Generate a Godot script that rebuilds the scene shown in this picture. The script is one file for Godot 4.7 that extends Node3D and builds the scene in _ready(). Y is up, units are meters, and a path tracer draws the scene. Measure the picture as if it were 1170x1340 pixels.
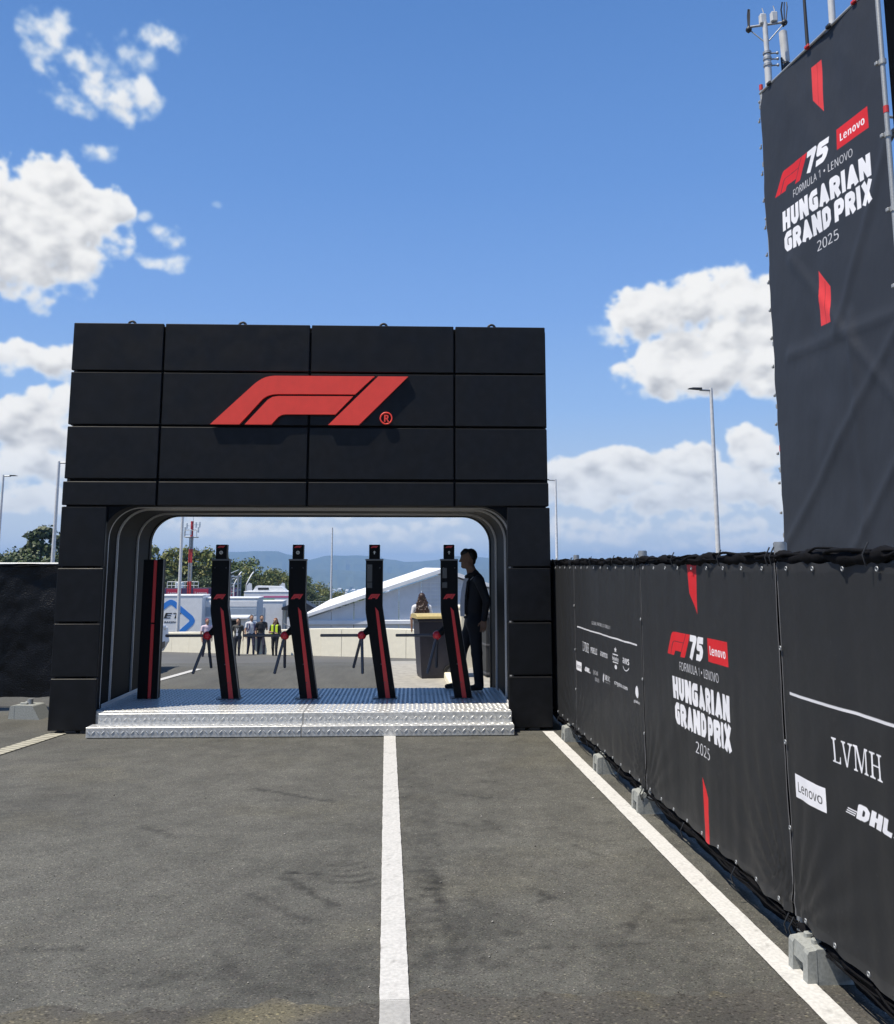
extends Node3D

# ------------------------------------------------------------------ mesh builder
class Shape:
	var v := PackedVector3Array()
	var n := PackedVector3Array()
	var c := PackedColorArray()
	var t := PackedVector2Array()
	var tint := Color.WHITE
	var xf := Transform3D()

	func put(p: Vector3, m: Vector3, uv := Vector2.ZERO) -> void:
		v.append(xf * p)
		n.append((xf.basis * m).normalized())
		c.append(tint)
		t.append(uv)

	func tri(a: Vector3, b: Vector3, d: Vector3) -> void:   # counter-clockwise seen from outside
		var m := (b - a).cross(d - a).normalized()
		put(a, m, Vector2(a.x, a.y))
		put(d, m, Vector2(d.x, d.y))
		put(b, m, Vector2(b.x, b.y))

	func face(a: Vector3, b: Vector3, d: Vector3, e: Vector3, out: Vector3) -> void:
		if (b - a).cross(d - a).dot(out) < 0.0:
			tri(a, d, b)
			tri(a, e, d)
		else:
			tri(a, b, d)
			tri(a, d, e)

	func box(at: Vector3, size: Vector3, bevel := 0.0) -> void:
		var h := size * 0.5
		var w := Vector3.ONE * minf(bevel, minf(h.x, minf(h.y, h.z)) * 0.9)
		for a in 3:
			var b := (a + 1) % 3
			var d := (a + 2) % 3
			for s in [-1.0, 1.0]:
				var q: Array[Vector3] = []
				for k in [[-1.0, -1.0], [1.0, -1.0], [1.0, 1.0], [-1.0, 1.0]]:
					var p := Vector3.ZERO
					p[a] = s * h[a]
					p[b] = k[0] * (h[b] - w[b])
					p[d] = k[1] * (h[d] - w[d])
					q.append(at + p)
				var out := Vector3.ZERO
				out[a] = s
				face(q[0], q[1], q[2], q[3], out)
				if bevel > 0.0:
					for s2 in [-1.0, 1.0]:
						var p0 := Vector3.ZERO
						p0[a] = s * h[a]
						p0[b] = s2 * (h[b] - w[b])
						var p1 := Vector3.ZERO
						p1[a] = s * (h[a] - w[a])
						p1[b] = s2 * h[b]
						var e := Vector3.ZERO
						e[d] = h[d] - w[d]
						var o2 := Vector3.ZERO
						o2[a] = s
						o2[b] = s2
						face(at + p0 - e, at + p0 + e, at + p1 + e, at + p1 - e, o2)
		if bevel > 0.0:
			for sx in [-1.0, 1.0]:
				for sy in [-1.0, 1.0]:
					for sz in [-1.0, 1.0]:
						var o := Vector3(sx, sy, sz)
						var p := at + Vector3(sx * (h.x - w.x), sy * (h.y - w.y), sz * (h.z - w.z))
						var x := p + Vector3(sx * w.x, 0, 0)
						var y := p + Vector3(0, sy * w.y, 0)
						var z := p + Vector3(0, 0, sz * w.z)
						if (y - x).cross(z - x).dot(o) > 0.0:
							tri(x, y, z)
						else:
							tri(x, z, y)

	func tube(path: Array, r, sides := 8, caps := true) -> void:
		var rings := []
		var dirs := []
		var up := Vector3.UP
		for i in path.size():
			var d: Vector3 = (path[mini(i + 1, path.size() - 1)] - path[maxi(i - 1, 0)]).normalized()
			if i == 0 and absf(d.dot(up)) > 0.95:
				up = Vector3.RIGHT
			var x := up.cross(d).normalized()
			up = d.cross(x).normalized()
			var rr: float = r[i] if r is Array else r
			var ring := []
			for k in sides + 1:
				var a := TAU * k / sides
				var m := x * cos(a) + up * sin(a)
				ring.append([path[i] + m * rr, m])
			rings.append(ring)
			dirs.append(d)
		for i in path.size() - 1:
			for k in sides:
				var a = rings[i][k]
				var b = rings[i][k + 1]
				var d = rings[i + 1][k + 1]
				var e = rings[i + 1][k]
				for q in [a, d, b, a, e, d]:
					put(q[0], q[1])
		if caps:
			for k in sides:
				tri(path[0], rings[0][k + 1][0], rings[0][k][0])
				tri(path[-1], rings[-1][k][0], rings[-1][k + 1][0])

	func ball(at: Vector3, r: Vector3, around := 14, high := 9) -> void:
		for j in high:
			for i in around:
				var q := []
				for k in [[0, 0], [1, 0], [1, 1], [0, 1]]:
					var a: float = TAU * (i + k[0]) / around
					var e: float = PI * (j + k[1]) / high
					var m := Vector3(sin(e) * cos(a), cos(e), sin(e) * sin(a))
					q.append([at + m * r, (m / r).normalized()])
				for k in [0, 2, 1, 0, 3, 2]:
					put(q[k][0], q[k][1])

	func prism(poly: PackedVector2Array, z0: float, z1: float) -> void:   # front at z1
		var idx := Geometry2D.triangulate_polygon(poly)
		for i in range(0, idx.size(), 3):
			var a := poly[idx[i]]
			var b := poly[idx[i + 1]]
			var d := poly[idx[i + 2]]
			if (b - a).cross(d - a) < 0.0:
				var s := b
				b = d
				d = s
			tri(Vector3(a.x, a.y, z1), Vector3(b.x, b.y, z1), Vector3(d.x, d.y, z1))
			tri(Vector3(a.x, a.y, z0), Vector3(d.x, d.y, z0), Vector3(b.x, b.y, z0))
		var cw := Geometry2D.is_polygon_clockwise(poly)
		for i in poly.size():
			var a := poly[i]
			var b := poly[(i + 1) % poly.size()]
			var o := Vector3(b.y - a.y, a.x - b.x, 0) * (-1.0 if cw else 1.0)
			face(Vector3(a.x, a.y, z0), Vector3(b.x, b.y, z0), Vector3(b.x, b.y, z1), Vector3(a.x, a.y, z1), o)

	func sheet(at: Vector3, U: Vector3, V: Vector3, nu: int, nv: int, bend: Callable) -> void:   # bend(u, v) -> offset; front towards U x V
		var p := []
		for j in nv + 1:
			for i in nu + 1:
				var u := float(i) / nu
				var w := float(j) / nv
				p.append(at + U * u + V * w + bend.call(u, w))
		var m := []
		for j in nv + 1:
			for i in nu + 1:
				var dx: Vector3 = p[j * (nu + 1) + mini(i + 1, nu)] - p[j * (nu + 1) + maxi(i - 1, 0)]
				var dy: Vector3 = p[mini(j + 1, nv) * (nu + 1) + i] - p[maxi(j - 1, 0) * (nu + 1) + i]
				m.append(dx.cross(dy).normalized())
		for j in nv:
			for i in nu:
				for k in [[0, 0], [1, 1], [1, 0], [0, 0], [0, 1], [1, 1]]:
					var at2: int = (j + k[1]) * (nu + 1) + i + k[0]
					put(p[at2], m[at2], Vector2(float(i + k[0]) / nu, 1.0 - float(j + k[1]) / nv))

	func mesh() -> ArrayMesh:
		var a := []
		a.resize(Mesh.ARRAY_MAX)
		a[Mesh.ARRAY_VERTEX] = v
		a[Mesh.ARRAY_NORMAL] = n
		a[Mesh.ARRAY_COLOR] = c
		a[Mesh.ARRAY_TEX_UV] = t
		var m := ArrayMesh.new()
		m.add_surface_from_arrays(Mesh.PRIMITIVE_TRIANGLES, a)
		return m


# ------------------------------------------------------------------ flat print: lettering and marks drawn into a picture
class Ink:
	var im: Image
	var k := 1.0
	var high := 1.0

	func _init(w: float, h: float, per_metre: float, ground: Color) -> void:
		k = per_metre * 2.0
		high = h
		im = Image.create(int(w * k) / 2 * 2, int(h * k) / 2 * 2, false, Image.FORMAT_RGB8)
		im.fill(ground)

	func tri(a: Vector2, b: Vector2, d: Vector2, col: Color) -> void:
		var q := [Vector2(a.x * k, (high - a.y) * k), Vector2(b.x * k, (high - b.y) * k), Vector2(d.x * k, (high - d.y) * k)]
		var y0 := maxi(0, int(ceil(minf(q[0].y, minf(q[1].y, q[2].y)) - 0.5)))
		var y1 := mini(im.get_height() - 1, int(floor(maxf(q[0].y, maxf(q[1].y, q[2].y)) - 0.5)))
		for y in range(y0, y1 + 1):
			var yc := y + 0.5
			var lo := 1e9
			var hi := -1e9
			for i in 3:
				var s: Vector2 = q[i]
				var e: Vector2 = q[(i + 1) % 3]
				if (s.y <= yc) != (e.y <= yc):
					var x := s.x + (e.x - s.x) * (yc - s.y) / (e.y - s.y)
					lo = minf(lo, x)
					hi = maxf(hi, x)
			var xa := maxi(0, int(ceil(lo - 0.5)))
			var xb := mini(im.get_width() - 1, int(floor(hi - 0.5)))
			if xb >= xa:
				im.fill_rect(Rect2i(xa, y, xb - xa + 1, 1), col)

	func poly(p: PackedVector2Array, col: Color) -> void:
		var idx := Geometry2D.triangulate_polygon(p)
		for i in range(0, idx.size(), 3):
			tri(p[idx[i]], p[idx[i + 1]], p[idx[i + 2]], col)

	func rect(x: float, y: float, w: float, h: float, col: Color) -> void:
		poly(PackedVector2Array([Vector2(x, y), Vector2(x + w, y), Vector2(x + w, y + h), Vector2(x, y + h)]), col)

	func disc(at: Vector2, r: Vector2, col: Color) -> void:
		var p := PackedVector2Array()
		for i in 16:
			p.append(at + Vector2(cos(TAU * i / 16), sin(TAU * i / 16)) * r)
		poly(p, col)

	func stroke(pts: Array, w: float, col: Color, m: Transform2D, round_ends := false) -> void:
		for i in pts.size() - 1:
			var a: Vector2 = pts[i]
			var b: Vector2 = pts[i + 1]
			var s := (b - a).normalized().orthogonal() * w * 0.5
			tri(m * (a + s), m * (b + s), m * (b - s), col)
			tri(m * (a + s), m * (b - s), m * (a - s), col)
		for i in range(0 if round_ends else 1, pts.size() if round_ends else pts.size() - 1):
			var p := PackedVector2Array()
			for j in 12:
				p.append(m * (pts[i] + Vector2(cos(TAU * j / 12), sin(TAU * j / 12)) * w * 0.5))
			poly(p, col)

	func text(what: String, x: float, y: float, w: float, h: float, col: Color, font := "Droid Sans", heavy := 700, slant := 0.0) -> void:   # fills that rectangle
		var tm := TextMesh.new()
		var f := SystemFont.new()
		f.font_names = PackedStringArray([font])
		f.font_weight = heavy
		tm.font = f
		tm.text = what
		tm.font_size = 64
		tm.pixel_size = 0.01
		tm.depth = 0.0
		tm.curve_step = 2.0
		var a := tm.get_mesh_arrays()
		var p: PackedVector3Array = a[Mesh.ARRAY_VERTEX]
		var lo := Vector3.INF
		var hi := -Vector3.INF
		for q in p:
			lo = lo.min(q)
			hi = hi.max(q)
		var idx: PackedInt32Array = a[Mesh.ARRAY_INDEX]
		var s := Vector2(w / (hi.x - lo.x), h / (hi.y - lo.y))
		for i in range(0, idx.size(), 3):
			var o: Array[Vector2] = []
			for j in 3:
				var q := p[idx[i + j]]
				o.append(Vector2(x + (q.x - lo.x) * s.x + slant * (q.y - lo.y) * s.y, y + (q.y - lo.y) * s.y))
			tri(o[0], o[1], o[2], col)

	func done() -> ImageTexture:
		im.resize(im.get_width() / 2, im.get_height() / 2, Image.INTERPOLATE_BILINEAR)
		return ImageTexture.create_from_image(im)


# ------------------------------------------------------------------ bodies: one continuous surface round a skeleton
# a bone is [from, to, radius at from, radius at to, colour, flattening Vector3 (1 = round), blend]
func body(bones: Array, cell: float) -> ArrayMesh:
	var lo := Vector3.INF
	var hi := -Vector3.INF
	for b in bones:
		var r: float = maxf(b[2], b[3]) * 1.3 + cell * 3.0
		for q in [b[0], b[1]]:
			lo = lo.min(q - Vector3.ONE * r)
			hi = hi.max(q + Vector3.ONE * r)
	var nx := int((hi.x - lo.x) / cell) + 2
	var ny := int((hi.y - lo.y) / cell) + 2
	var nz := int((hi.z - lo.z) / cell) + 2
	var field := PackedFloat32Array()
	field.resize(nx * ny * nz)
	field.fill(1.0)
	var near := PackedFloat32Array()
	near.resize(nx * ny * nz)
	near.fill(1.0)
	var who := PackedByteArray()
	who.resize(nx * ny * nz)
	for bi in bones.size():
		var b = bones[bi]
		var fl: Vector3 = b[5] if b.size() > 5 else Vector3.ONE
		var k: float = b[6] if b.size() > 6 else 0.03
		var inv := Vector3(1.0 / fl.x, 1.0 / fl.y, 1.0 / fl.z)
		var least := minf(fl.x, minf(fl.y, fl.z))
		var a: Vector3 = b[0]
		var ab: Vector3 = (b[1] - a) * inv
		var l2 := maxf(ab.length_squared(), 1e-9)
		var ra: float = b[2]
		var dr: float = b[3] - ra
		var reach := Vector3.ONE * (k + cell * 3.0) + fl * maxf(ra, b[3])
		var p0: Vector3 = a.min(b[1]) - reach - lo
		var p1: Vector3 = a.max(b[1]) + reach - lo
		var x0 := maxi(0, int(p0.x / cell))
		var x1 := mini(nx - 1, int(p1.x / cell) + 1)
		for z in range(maxi(0, int(p0.z / cell)), mini(nz - 1, int(p1.z / cell) + 1) + 1):
			for y in range(maxi(0, int(p0.y / cell)), mini(ny - 1, int(p1.y / cell) + 1) + 1):
				var at := (z * ny + y) * nx + x0
				for x in range(x0, x1 + 1):
					var p := (lo + Vector3(x, y, z) * cell - a) * inv
					var h := clampf(p.dot(ab) / l2, 0.0, 1.0)
					var d := ((p - ab * h).length() - ra - dr * h) * least
					if d < near[at]:
						near[at] = d
						who[at] = bi
					var e := field[at]
					var m := maxf(k - absf(d - e), 0.0) / k
					field[at] = minf(d, e) - m * m * k * 0.25
					at += 1
	var place := PackedInt32Array()
	place.resize(nx * ny * nz)
	place.fill(-1)
	var v := PackedVector3Array()
	var n := PackedVector3Array()
	var c := PackedColorArray()
	var idx := PackedInt32Array()
	var step := [0, 1, nx, nx + 1, nx * ny, nx * ny + 1, nx * ny + nx, nx * ny + nx + 1]
	var corner := [Vector3(0, 0, 0), Vector3(1, 0, 0), Vector3(0, 1, 0), Vector3(1, 1, 0), Vector3(0, 0, 1), Vector3(1, 0, 1), Vector3(0, 1, 1), Vector3(1, 1, 1)]
	var edges := [[0, 1], [2, 3], [4, 5], [6, 7], [0, 2], [1, 3], [4, 6], [5, 7], [0, 4], [1, 5], [2, 6], [3, 7]]
	for z in nz - 1:
		for y in ny - 1:
			var row := (z * ny + y) * nx
			for x in nx - 1:
				var at := row + x
				if absf(field[at]) > cell * 2.5:
					continue
				var g := []
				var mask := 0
				for i in 8:
					var f := field[at + step[i]]
					g.append(f)
					if f < 0.0:
						mask |= 1 << i
				if mask == 0 or mask == 255:
					continue
				var sum := Vector3.ZERO
				var count := 0
				for e in edges:
					if (g[e[0]] < 0.0) != (g[e[1]] < 0.0):
						sum += corner[e[0]].lerp(corner[e[1]], g[e[0]] / (g[e[0]] - g[e[1]]))
						count += 1
				place[at] = v.size()
				v.append(lo + (Vector3(x, y, z) + sum / count) * cell)
				n.append(Vector3(g[1] + g[3] + g[5] + g[7] - g[0] - g[2] - g[4] - g[6], g[2] + g[3] + g[6] + g[7] - g[0] - g[1] - g[4] - g[5], g[4] + g[5] + g[6] + g[7] - g[0] - g[1] - g[2] - g[3]).normalized())
				c.append(bones[who[at]][4])
	var axis := [1, nx, nx * ny]
	for z in range(1, nz - 1):
		for y in range(1, ny - 1):
			for x in range(1, nx - 1):
				var at := (z * ny + y) * nx + x
				if place[at] < 0:
					continue
				var inside := field[at] < 0.0
				for a in 3:
					if inside == (field[at + axis[a]] < 0.0):
						continue
					var s: int = axis[(a + 1) % 3]
					var w: int = axis[(a + 2) % 3]
					var q := [place[at], place[at - s], place[at - s - w], place[at - w]]
					if q.min() < 0:
						continue
					if inside:
						q.reverse()
					idx.append_array([q[0], q[1], q[2], q[0], q[2], q[3]])
	var arr := []
	arr.resize(Mesh.ARRAY_MAX)
	arr[Mesh.ARRAY_VERTEX] = v
	arr[Mesh.ARRAY_NORMAL] = n
	arr[Mesh.ARRAY_COLOR] = c
	arr[Mesh.ARRAY_INDEX] = idx
	var out := ArrayMesh.new()
	out.add_surface_from_arrays(Mesh.PRIMITIVE_TRIANGLES, arr)
	return out


# ------------------------------------------------------------------ naming and grouping
var taken := {}
var M := {}
var rng := RandomNumberGenerator.new()

func numbered(called: String) -> String:
	taken[called] = taken.get(called, -1) + 1
	return called if taken[called] == 0 else "%s_%03d" % [called, taken[called]]

func tag(o: Node, label: String, category: String, group := "") -> Node:
	o.set_meta("label", label)
	o.set_meta("category", category)
	if group:
		o.set_meta("group", group)
	return o

func thing(called: String, label: String, category: String, at := Vector3.ZERO, turn := 0.0, group := "") -> Node3D:
	var o := Node3D.new()
	o.name = numbered(called)
	o.position = at
	o.rotation.y = turn
	tag(o, label, category, group)
	add_child(o)
	return o

func piece(parent: Node, called: String, m: Mesh, material: Material, at := Vector3.ZERO) -> MeshInstance3D:
	var o := MeshInstance3D.new()
	var n := 0
	var s := called
	while parent.has_node(NodePath(s)):
		n += 1
		s = "%s_%03d" % [called, n]
	o.name = s
	o.mesh = m
	o.material_override = material
	o.position = at
	parent.add_child(o, true)
	return o

func part(parent: Node, called: String, s: Shape, material: Material) -> MeshInstance3D:
	return piece(parent, called, s.mesh(), material)

func ground_piece(called: String, s: Shape, material: Material) -> MeshInstance3D:
	var o := piece(self, called, s.mesh(), material)
	o.set_meta("kind", "structure")
	return o

func copy_of(o: Node3D, label: String, at: Vector3, turn := 0.0, size := 1.0) -> Node3D:
	var c: Node3D = o.duplicate()
	c.name = numbered(String(o.name).trim_suffix("_" + String(o.name).get_slice("_", String(o.name).get_slice_count("_") - 1)) if String(o.name).right(3).is_valid_int() else String(o.name))
	c.set_meta("label", label)
	add_child(c)
	c.position = at
	c.rotation.y = turn
	c.scale = Vector3.ONE * size
	return c


# ------------------------------------------------------------------ materials
func lin(r: float, g: float, b: float) -> Color:
	return Color(r, g, b).linear_to_srgb()

func noise(seed_: int, freq: float, octaves := 4, kind := FastNoiseLite.TYPE_SIMPLEX_SMOOTH) -> FastNoiseLite:
	var f := FastNoiseLite.new()
	f.seed = seed_
	f.noise_type = kind
	f.frequency = freq
	f.fractal_type = FastNoiseLite.FRACTAL_FBM
	f.fractal_octaves = octaves
	return f

func noise_map(seed_: int, freq: float, lo: float, hi: float, size := 512, bump := 0.0, octaves := 5) -> NoiseTexture2D:
	var t := NoiseTexture2D.new()
	t.width = size
	t.height = size
	t.seamless = true
	t.generate_mipmaps = false
	t.noise = noise(seed_, freq, octaves)
	if bump > 0.0:
		t.as_normal_map = true
		t.bump_strength = bump
	else:
		var g := Gradient.new()
		g.set_color(0, Color(lo, lo, lo))
		g.set_color(1, Color(hi, hi, hi))
		t.color_ramp = g
	return t

func mat(called: String, c: Color, rough := 0.6, metal := 0.0) -> StandardMaterial3D:
	var m := StandardMaterial3D.new()
	m.resource_name = called
	m.albedo_color = c
	m.roughness = rough
	m.metallic = metal
	M[called] = m
	return m

func worn(m: StandardMaterial3D, grain: Texture2D, scale_: float, bump: Texture2D = null, amount := 0.3, world := true) -> StandardMaterial3D:
	m.albedo_texture = grain
	m.uv1_triplanar = true
	m.uv1_world_triplanar = world
	m.uv1_scale = Vector3.ONE * scale_
	if bump:
		m.normal_enabled = true
		m.normal_texture = bump
		m.normal_scale = amount
	return m

func coloured(m: StandardMaterial3D) -> StandardMaterial3D:
	m.vertex_color_use_as_albedo = true
	return m

# ------------------------------------------------------------------ the scene
func _ready() -> void:
	rng.seed = 20250803
	var camera := Camera3D.new()
	camera.name = "camera"
	camera.position = Vector3(0, 1.85, 0)
	camera.rotation = Vector3(deg_to_rad(8.595), deg_to_rad(-3.768), 0)
	camera.keep_aspect = Camera3D.KEEP_HEIGHT
	var near := 0.05
	camera.set_frustum(1340.0 / 1171.0 * near, Vector2(0, -105.0 / 1171.0 * near), near, 16000.0)   # the photograph is a crop: its optical axis lies above its middle
	add_child(camera)
	var air := Environment.new()
	air.background_mode = Environment.BG_SKY
	air.sky = Sky.new()
	var sky := PanoramaSkyMaterial.new()
	sky.panorama = ImageTexture.create_from_image(sky_picture())
	air.sky.sky_material = sky
	air.tonemap_mode = Environment.TONE_MAPPER_LINEAR
	air.tonemap_exposure = 1.25
	air.background_energy_multiplier = 0.8
	air.sdfgi_enabled = true
	air.ssao_enabled = true
	air.ssil_enabled = true
	air.fog_enabled = true
	air.fog_light_color = Color(0.63, 0.80, 1.0)
	air.fog_density = 0.00018
	var world := WorldEnvironment.new()
	world.name = "daylight"
	world.environment = air
	add_child(world)
	var sun := DirectionalLight3D.new()
	sun.name = "sun"
	sun.light_energy = 1.6
	sun.light_color = Color(1.0, 0.965, 0.9)
	sun.light_angular_distance = 0.55
	sun.shadow_enabled = true
	sun.look_at_from_position(Vector3.ZERO, Vector3(0.45, -1.0, -0.187))
	add_child(sun)

	make_materials()
	build_ground()
	build_hills()
	build_gate()
	build_platform()
	build_turnstiles()
	build_fence()
	build_dark_fence()
	build_tower()
	build_masts()
	build_lamps()
	build_wall()
	build_paddock()
	build_trees()
	build_people()
	build_small_things()
	build_grit()


# sky: clear blue that pales towards the horizon, with fair-weather clouds; az and el in degrees
func sky_base(el: float) -> Color:
	var keys := [[0.0, 206, 217, 229], [3.0, 196, 212, 231], [6.0, 176, 202, 235], [10.0, 150, 188, 238], [16.0, 127, 170, 232], [24.0, 107, 153, 219], [34.0, 91, 137, 203], [90.0, 80, 124, 190]]
	var e := maxf(el, 0.0)
	for i in keys.size() - 1:
		if e <= keys[i + 1][0]:
			var f: float = (e - keys[i][0]) / (keys[i + 1][0] - keys[i][0])
			return Color(lerpf(keys[i][1], keys[i + 1][1], f), lerpf(keys[i][2], keys[i + 1][2], f), lerpf(keys[i][3], keys[i + 1][3], f)) / 255.0
	return Color(0.26, 0.43, 0.71)

# a cloud: azimuth, elevation, half width, half height, thickness (1 heap, 0.5 wisp)
func cloud_list() -> Array:
	var c := [
		[-21.4, 19.6, 4.6, 3.3, 1.0], [-22.9, 18.0, 3.3, 3.1, 1.0], [-19.3, 20.9, 2.5, 1.7, 1.0], [-21.2, 22.3, 2.2, 1.5, 1.0], [-17.6, 21.1, 1.2, 1.1, 0.8],
		[-21.7, 29.6, 1.9, 1.4, 0.62], [-19.1, 27.5, 3.1, 1.5, 0.7], [-16.7, 27.2, 1.7, 1.9, 0.66], [-15.6, 30.7, 1.9, 0.8, 0.6], [-17.6, 29.2, 2.2, 1.6, 0.45], [-18.6, 24.0, 1.2, 0.7, 0.6],
		[-15.8, 21.1, 0.6, 0.5, 0.45], [-14.2, 19.9, 1.2, 0.8, 0.6], [-14.4, 18.3, 1.4, 0.6, 0.55], [-11.0, 22.0, 0.35, 0.22, 0.2],
		[-20.4, 12.1, 2.6, 1.2, 0.9], [-22.9, 11.6, 1.2, 0.9, 0.8], [-21.6, 8.0, 3.0, 2.0, 1.0], [-19.9, 9.5, 1.8, 1.2, 0.9], [-21.3, 5.6, 3.0, 1.2, 0.9], [-21.6, 3.6, 3.4, 1.0, 0.8],
		[17.4, 15.5, 3.3, 1.8, 1.0], [20.7, 16.2, 2.7, 2.2, 1.0], [23.4, 15.7, 2.2, 2.0, 1.0], [25.6, 14.8, 2.6, 2.0, 1.0], [13.9, 14.6, 1.5, 0.8, 0.5],
		[17.7, 11.9, 3.0, 1.9, 1.0], [21.6, 13.7, 3.6, 1.3, 1.0], [20.5, 11.5, 4.0, 1.7, 1.0], [24.1, 11.7, 2.6, 2.0, 1.0],
		[13.7, 6.3, 2.4, 1.1, 1.0], [11.6, 5.6, 2.6, 0.9, 0.9], [16.6, 6.2, 2.8, 1.3, 1.0], [18.9, 6.3, 2.0, 1.3, 1.0], [23.0, 6.5, 1.7, 1.5, 1.0], [23.3, 4.2, 2.2, 1.0, 0.9], [12.3, 4.4, 3.2, 0.9, 0.9],
		[17.9, 3.9, 3.8, 0.9, 0.9], [15.0, 5.2, 4.2, 0.9, 0.85], [20.5, 5.0, 3.4, 1.0, 0.85], [12.0, 1.8, 4.5, 0.6, 0.7], [22.5, 1.5, 4.0, 0.6, 0.7], [19.0, 1.0, 6.0, 0.5, 0.6], [-4.0, 3.4, 6.0, 0.6, 0.6], [1.5, 1.5, 7.0, 0.45, 0.6], [20.6, 2.4, 4.4, 0.6, 0.7], [14.1, 2.5, 4.4, 0.6, 0.7], [-8.9, 2.3, 5.5, 0.8, 0.7], [-1.3, 2.2, 4.3, 0.6, 0.7], [3.2, 2.7, 2.6, 0.5, 0.65], [-12.1, 3.2, 2.7, 0.8, 0.7],
		[27.2, 5.4, 2.4, 1.8, 1.0], [29.8, 4.0, 2.7, 1.6, 1.0]]
	var r := RandomNumberGenerator.new()
	r.seed = 77
	for i in 58:   # the same kind of clouds all round
		var a := r.randf_range(44.0, 324.0)
		var e := r.randf_range(2.5, 9.0) if i % 3 else r.randf_range(9.0, 40.0)
		var s := r.randf_range(1.6, 3.6) * (0.7 if e < 9.0 else 1.2)
		for j in r.randi_range(2, 5):
			c.append([a + r.randf_range(-1.6, 1.6) * s, e + r.randf_range(-0.25, 0.3) * s, s * r.randf_range(0.6, 1.2), s * r.randf_range(0.3, 0.55), r.randf_range(0.6, 1.0)])
	for b in c:
		b[0] = fposmod(b[0], 360.0)
	return c

func sky_part(w: int, h: int, az0: float, el0: float, per: float, clouds: Array) -> Image:   # top left corner at az0, el0; per degrees a pixel
	var im := Image.create(w, h, false, Image.FORMAT_RGB8)
	var puff := noise(5, 0.42, 7)
	puff.fractal_gain = 0.52
	var bulge := noise(9, 0.8, 3, FastNoiseLite.TYPE_CELLULAR)
	bulge.cellular_return_type = FastNoiseLite.RETURN_DISTANCE
	var drift := noise(21, 0.16, 3)
	var dither := RandomNumberGenerator.new()
	dither.seed = 3
	var tile := 16
	for ty in range(0, h, tile):
		for tx in range(0, w, tile):
			var ca := az0 + (tx + tile / 2.0) * per
			var ce := el0 - (ty + tile / 2.0) * per
			var close := []
			for b in clouds:
				var da: float = fposmod(b[0] - ca + 180.0, 360.0) - 180.0
				if absf(da) < b[2] * 1.7 + tile * per + 0.8 and absf(b[1] - ce) < b[3] * 1.7 + tile * per + 0.8:
					close.append([ca + da, b[1], b[2], b[3], b[4]])
			for y in range(ty, mini(ty + tile, h)):
				var el := el0 - (y + 0.5) * per
				var base := sky_base(el)
				for x in range(tx, mini(tx + tile, w)):
					var az := az0 + (x + 0.5) * per
					var col := base
					if close.size() and el > 0.0:
						var wa := az + drift.get_noise_2d(az, el) * 1.5
						var we := el + drift.get_noise_2d(az + 60.0, el) * 0.8
						var best := -9.0
						var thick := 0.0
						var rise := 0.0
						var weight := 0.0
						for b in close:
							var dx: float = (wa - b[0]) / b[2]
							var dy: float = (we - b[1]) / b[3]
							var f := 1.0 - dx * dx - dy * dy * (1.35 if dy < 0.0 else 1.0)
							if f > -3.0:
								var e := exp(4.0 * f)
								weight += e
								thick += e * b[4]
								rise += e * dy
						if weight > 0.0:
							thick /= weight
							rise /= weight
							best = log(weight) / 4.0
						if best > -1.3:
							var far_ := smoothstep(9.0, 3.0, el)      # clouds low over the horizon are farther, so their lumps look smaller
							var n1 := puff.get_noise_2d(az, el * 1.25)
							var n2 := -bulge.get_noise_2d(az, el * 1.2) - 0.35
							if far_ > 0.0:
								n1 = lerpf(n1, puff.get_noise_2d(az * 1.7 + 300.0, el * 2.6), far_)
								n2 = lerpf(n2, -bulge.get_noise_2d(az * 1.7 + 300.0, el * 2.6) - 0.35, far_)
							var heap := smoothstep(0.5, 0.95, thick)
							var v := minf(best, 0.9) * lerpf(1.0, 1.25, heap) + n1 * lerpf(1.9, 1.15, heap) + n2 * 0.28 * heap + lerpf(-0.05, 0.16, heap)
							var soft := lerpf(0.62, 1.25, smoothstep(0.5, -0.6, rise))      # crisp heads, trailing bases
							var a := smoothstep(-0.12, lerpf(1.7, soft, heap), v)
							a = a * (2.0 - a) if heap > 0.5 else a
							a *= lerpf(clampf(thick * 1.6, 0.0, 0.9), 1.0, heap)
							if a > 0.0:
								var up := puff.get_noise_2d(az - 0.5, el * 1.25 + 0.8) - n1
								var broad := drift.get_noise_2d(az * 2.0 - 40.0, el * 3.2)
								var s := 0.62 + rise * 0.40 - up * 0.26 + n2 * 0.10 + broad * 0.5
								s = lerpf(0.88, clampf(s, 0.0, 1.0), heap * smoothstep(0.15, 1.1, v))
								var body_ := Color(0.70, 0.715, 0.745).lerp(Color(0.975, 0.975, 0.972), smoothstep(-0.05, 0.95, s))
								body_ = body_.lerp(base.lerp(Color(0.92, 0.93, 0.94), 0.55), smoothstep(9.0, 1.0, el) * 0.6)
								col = base.lerp(body_, a)
					var g := dither.randf_range(-0.5, 0.5) / 255.0
					im.set_pixel(x, y, Color(col.r + g, col.g + g, col.b + g))
	return im

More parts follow.
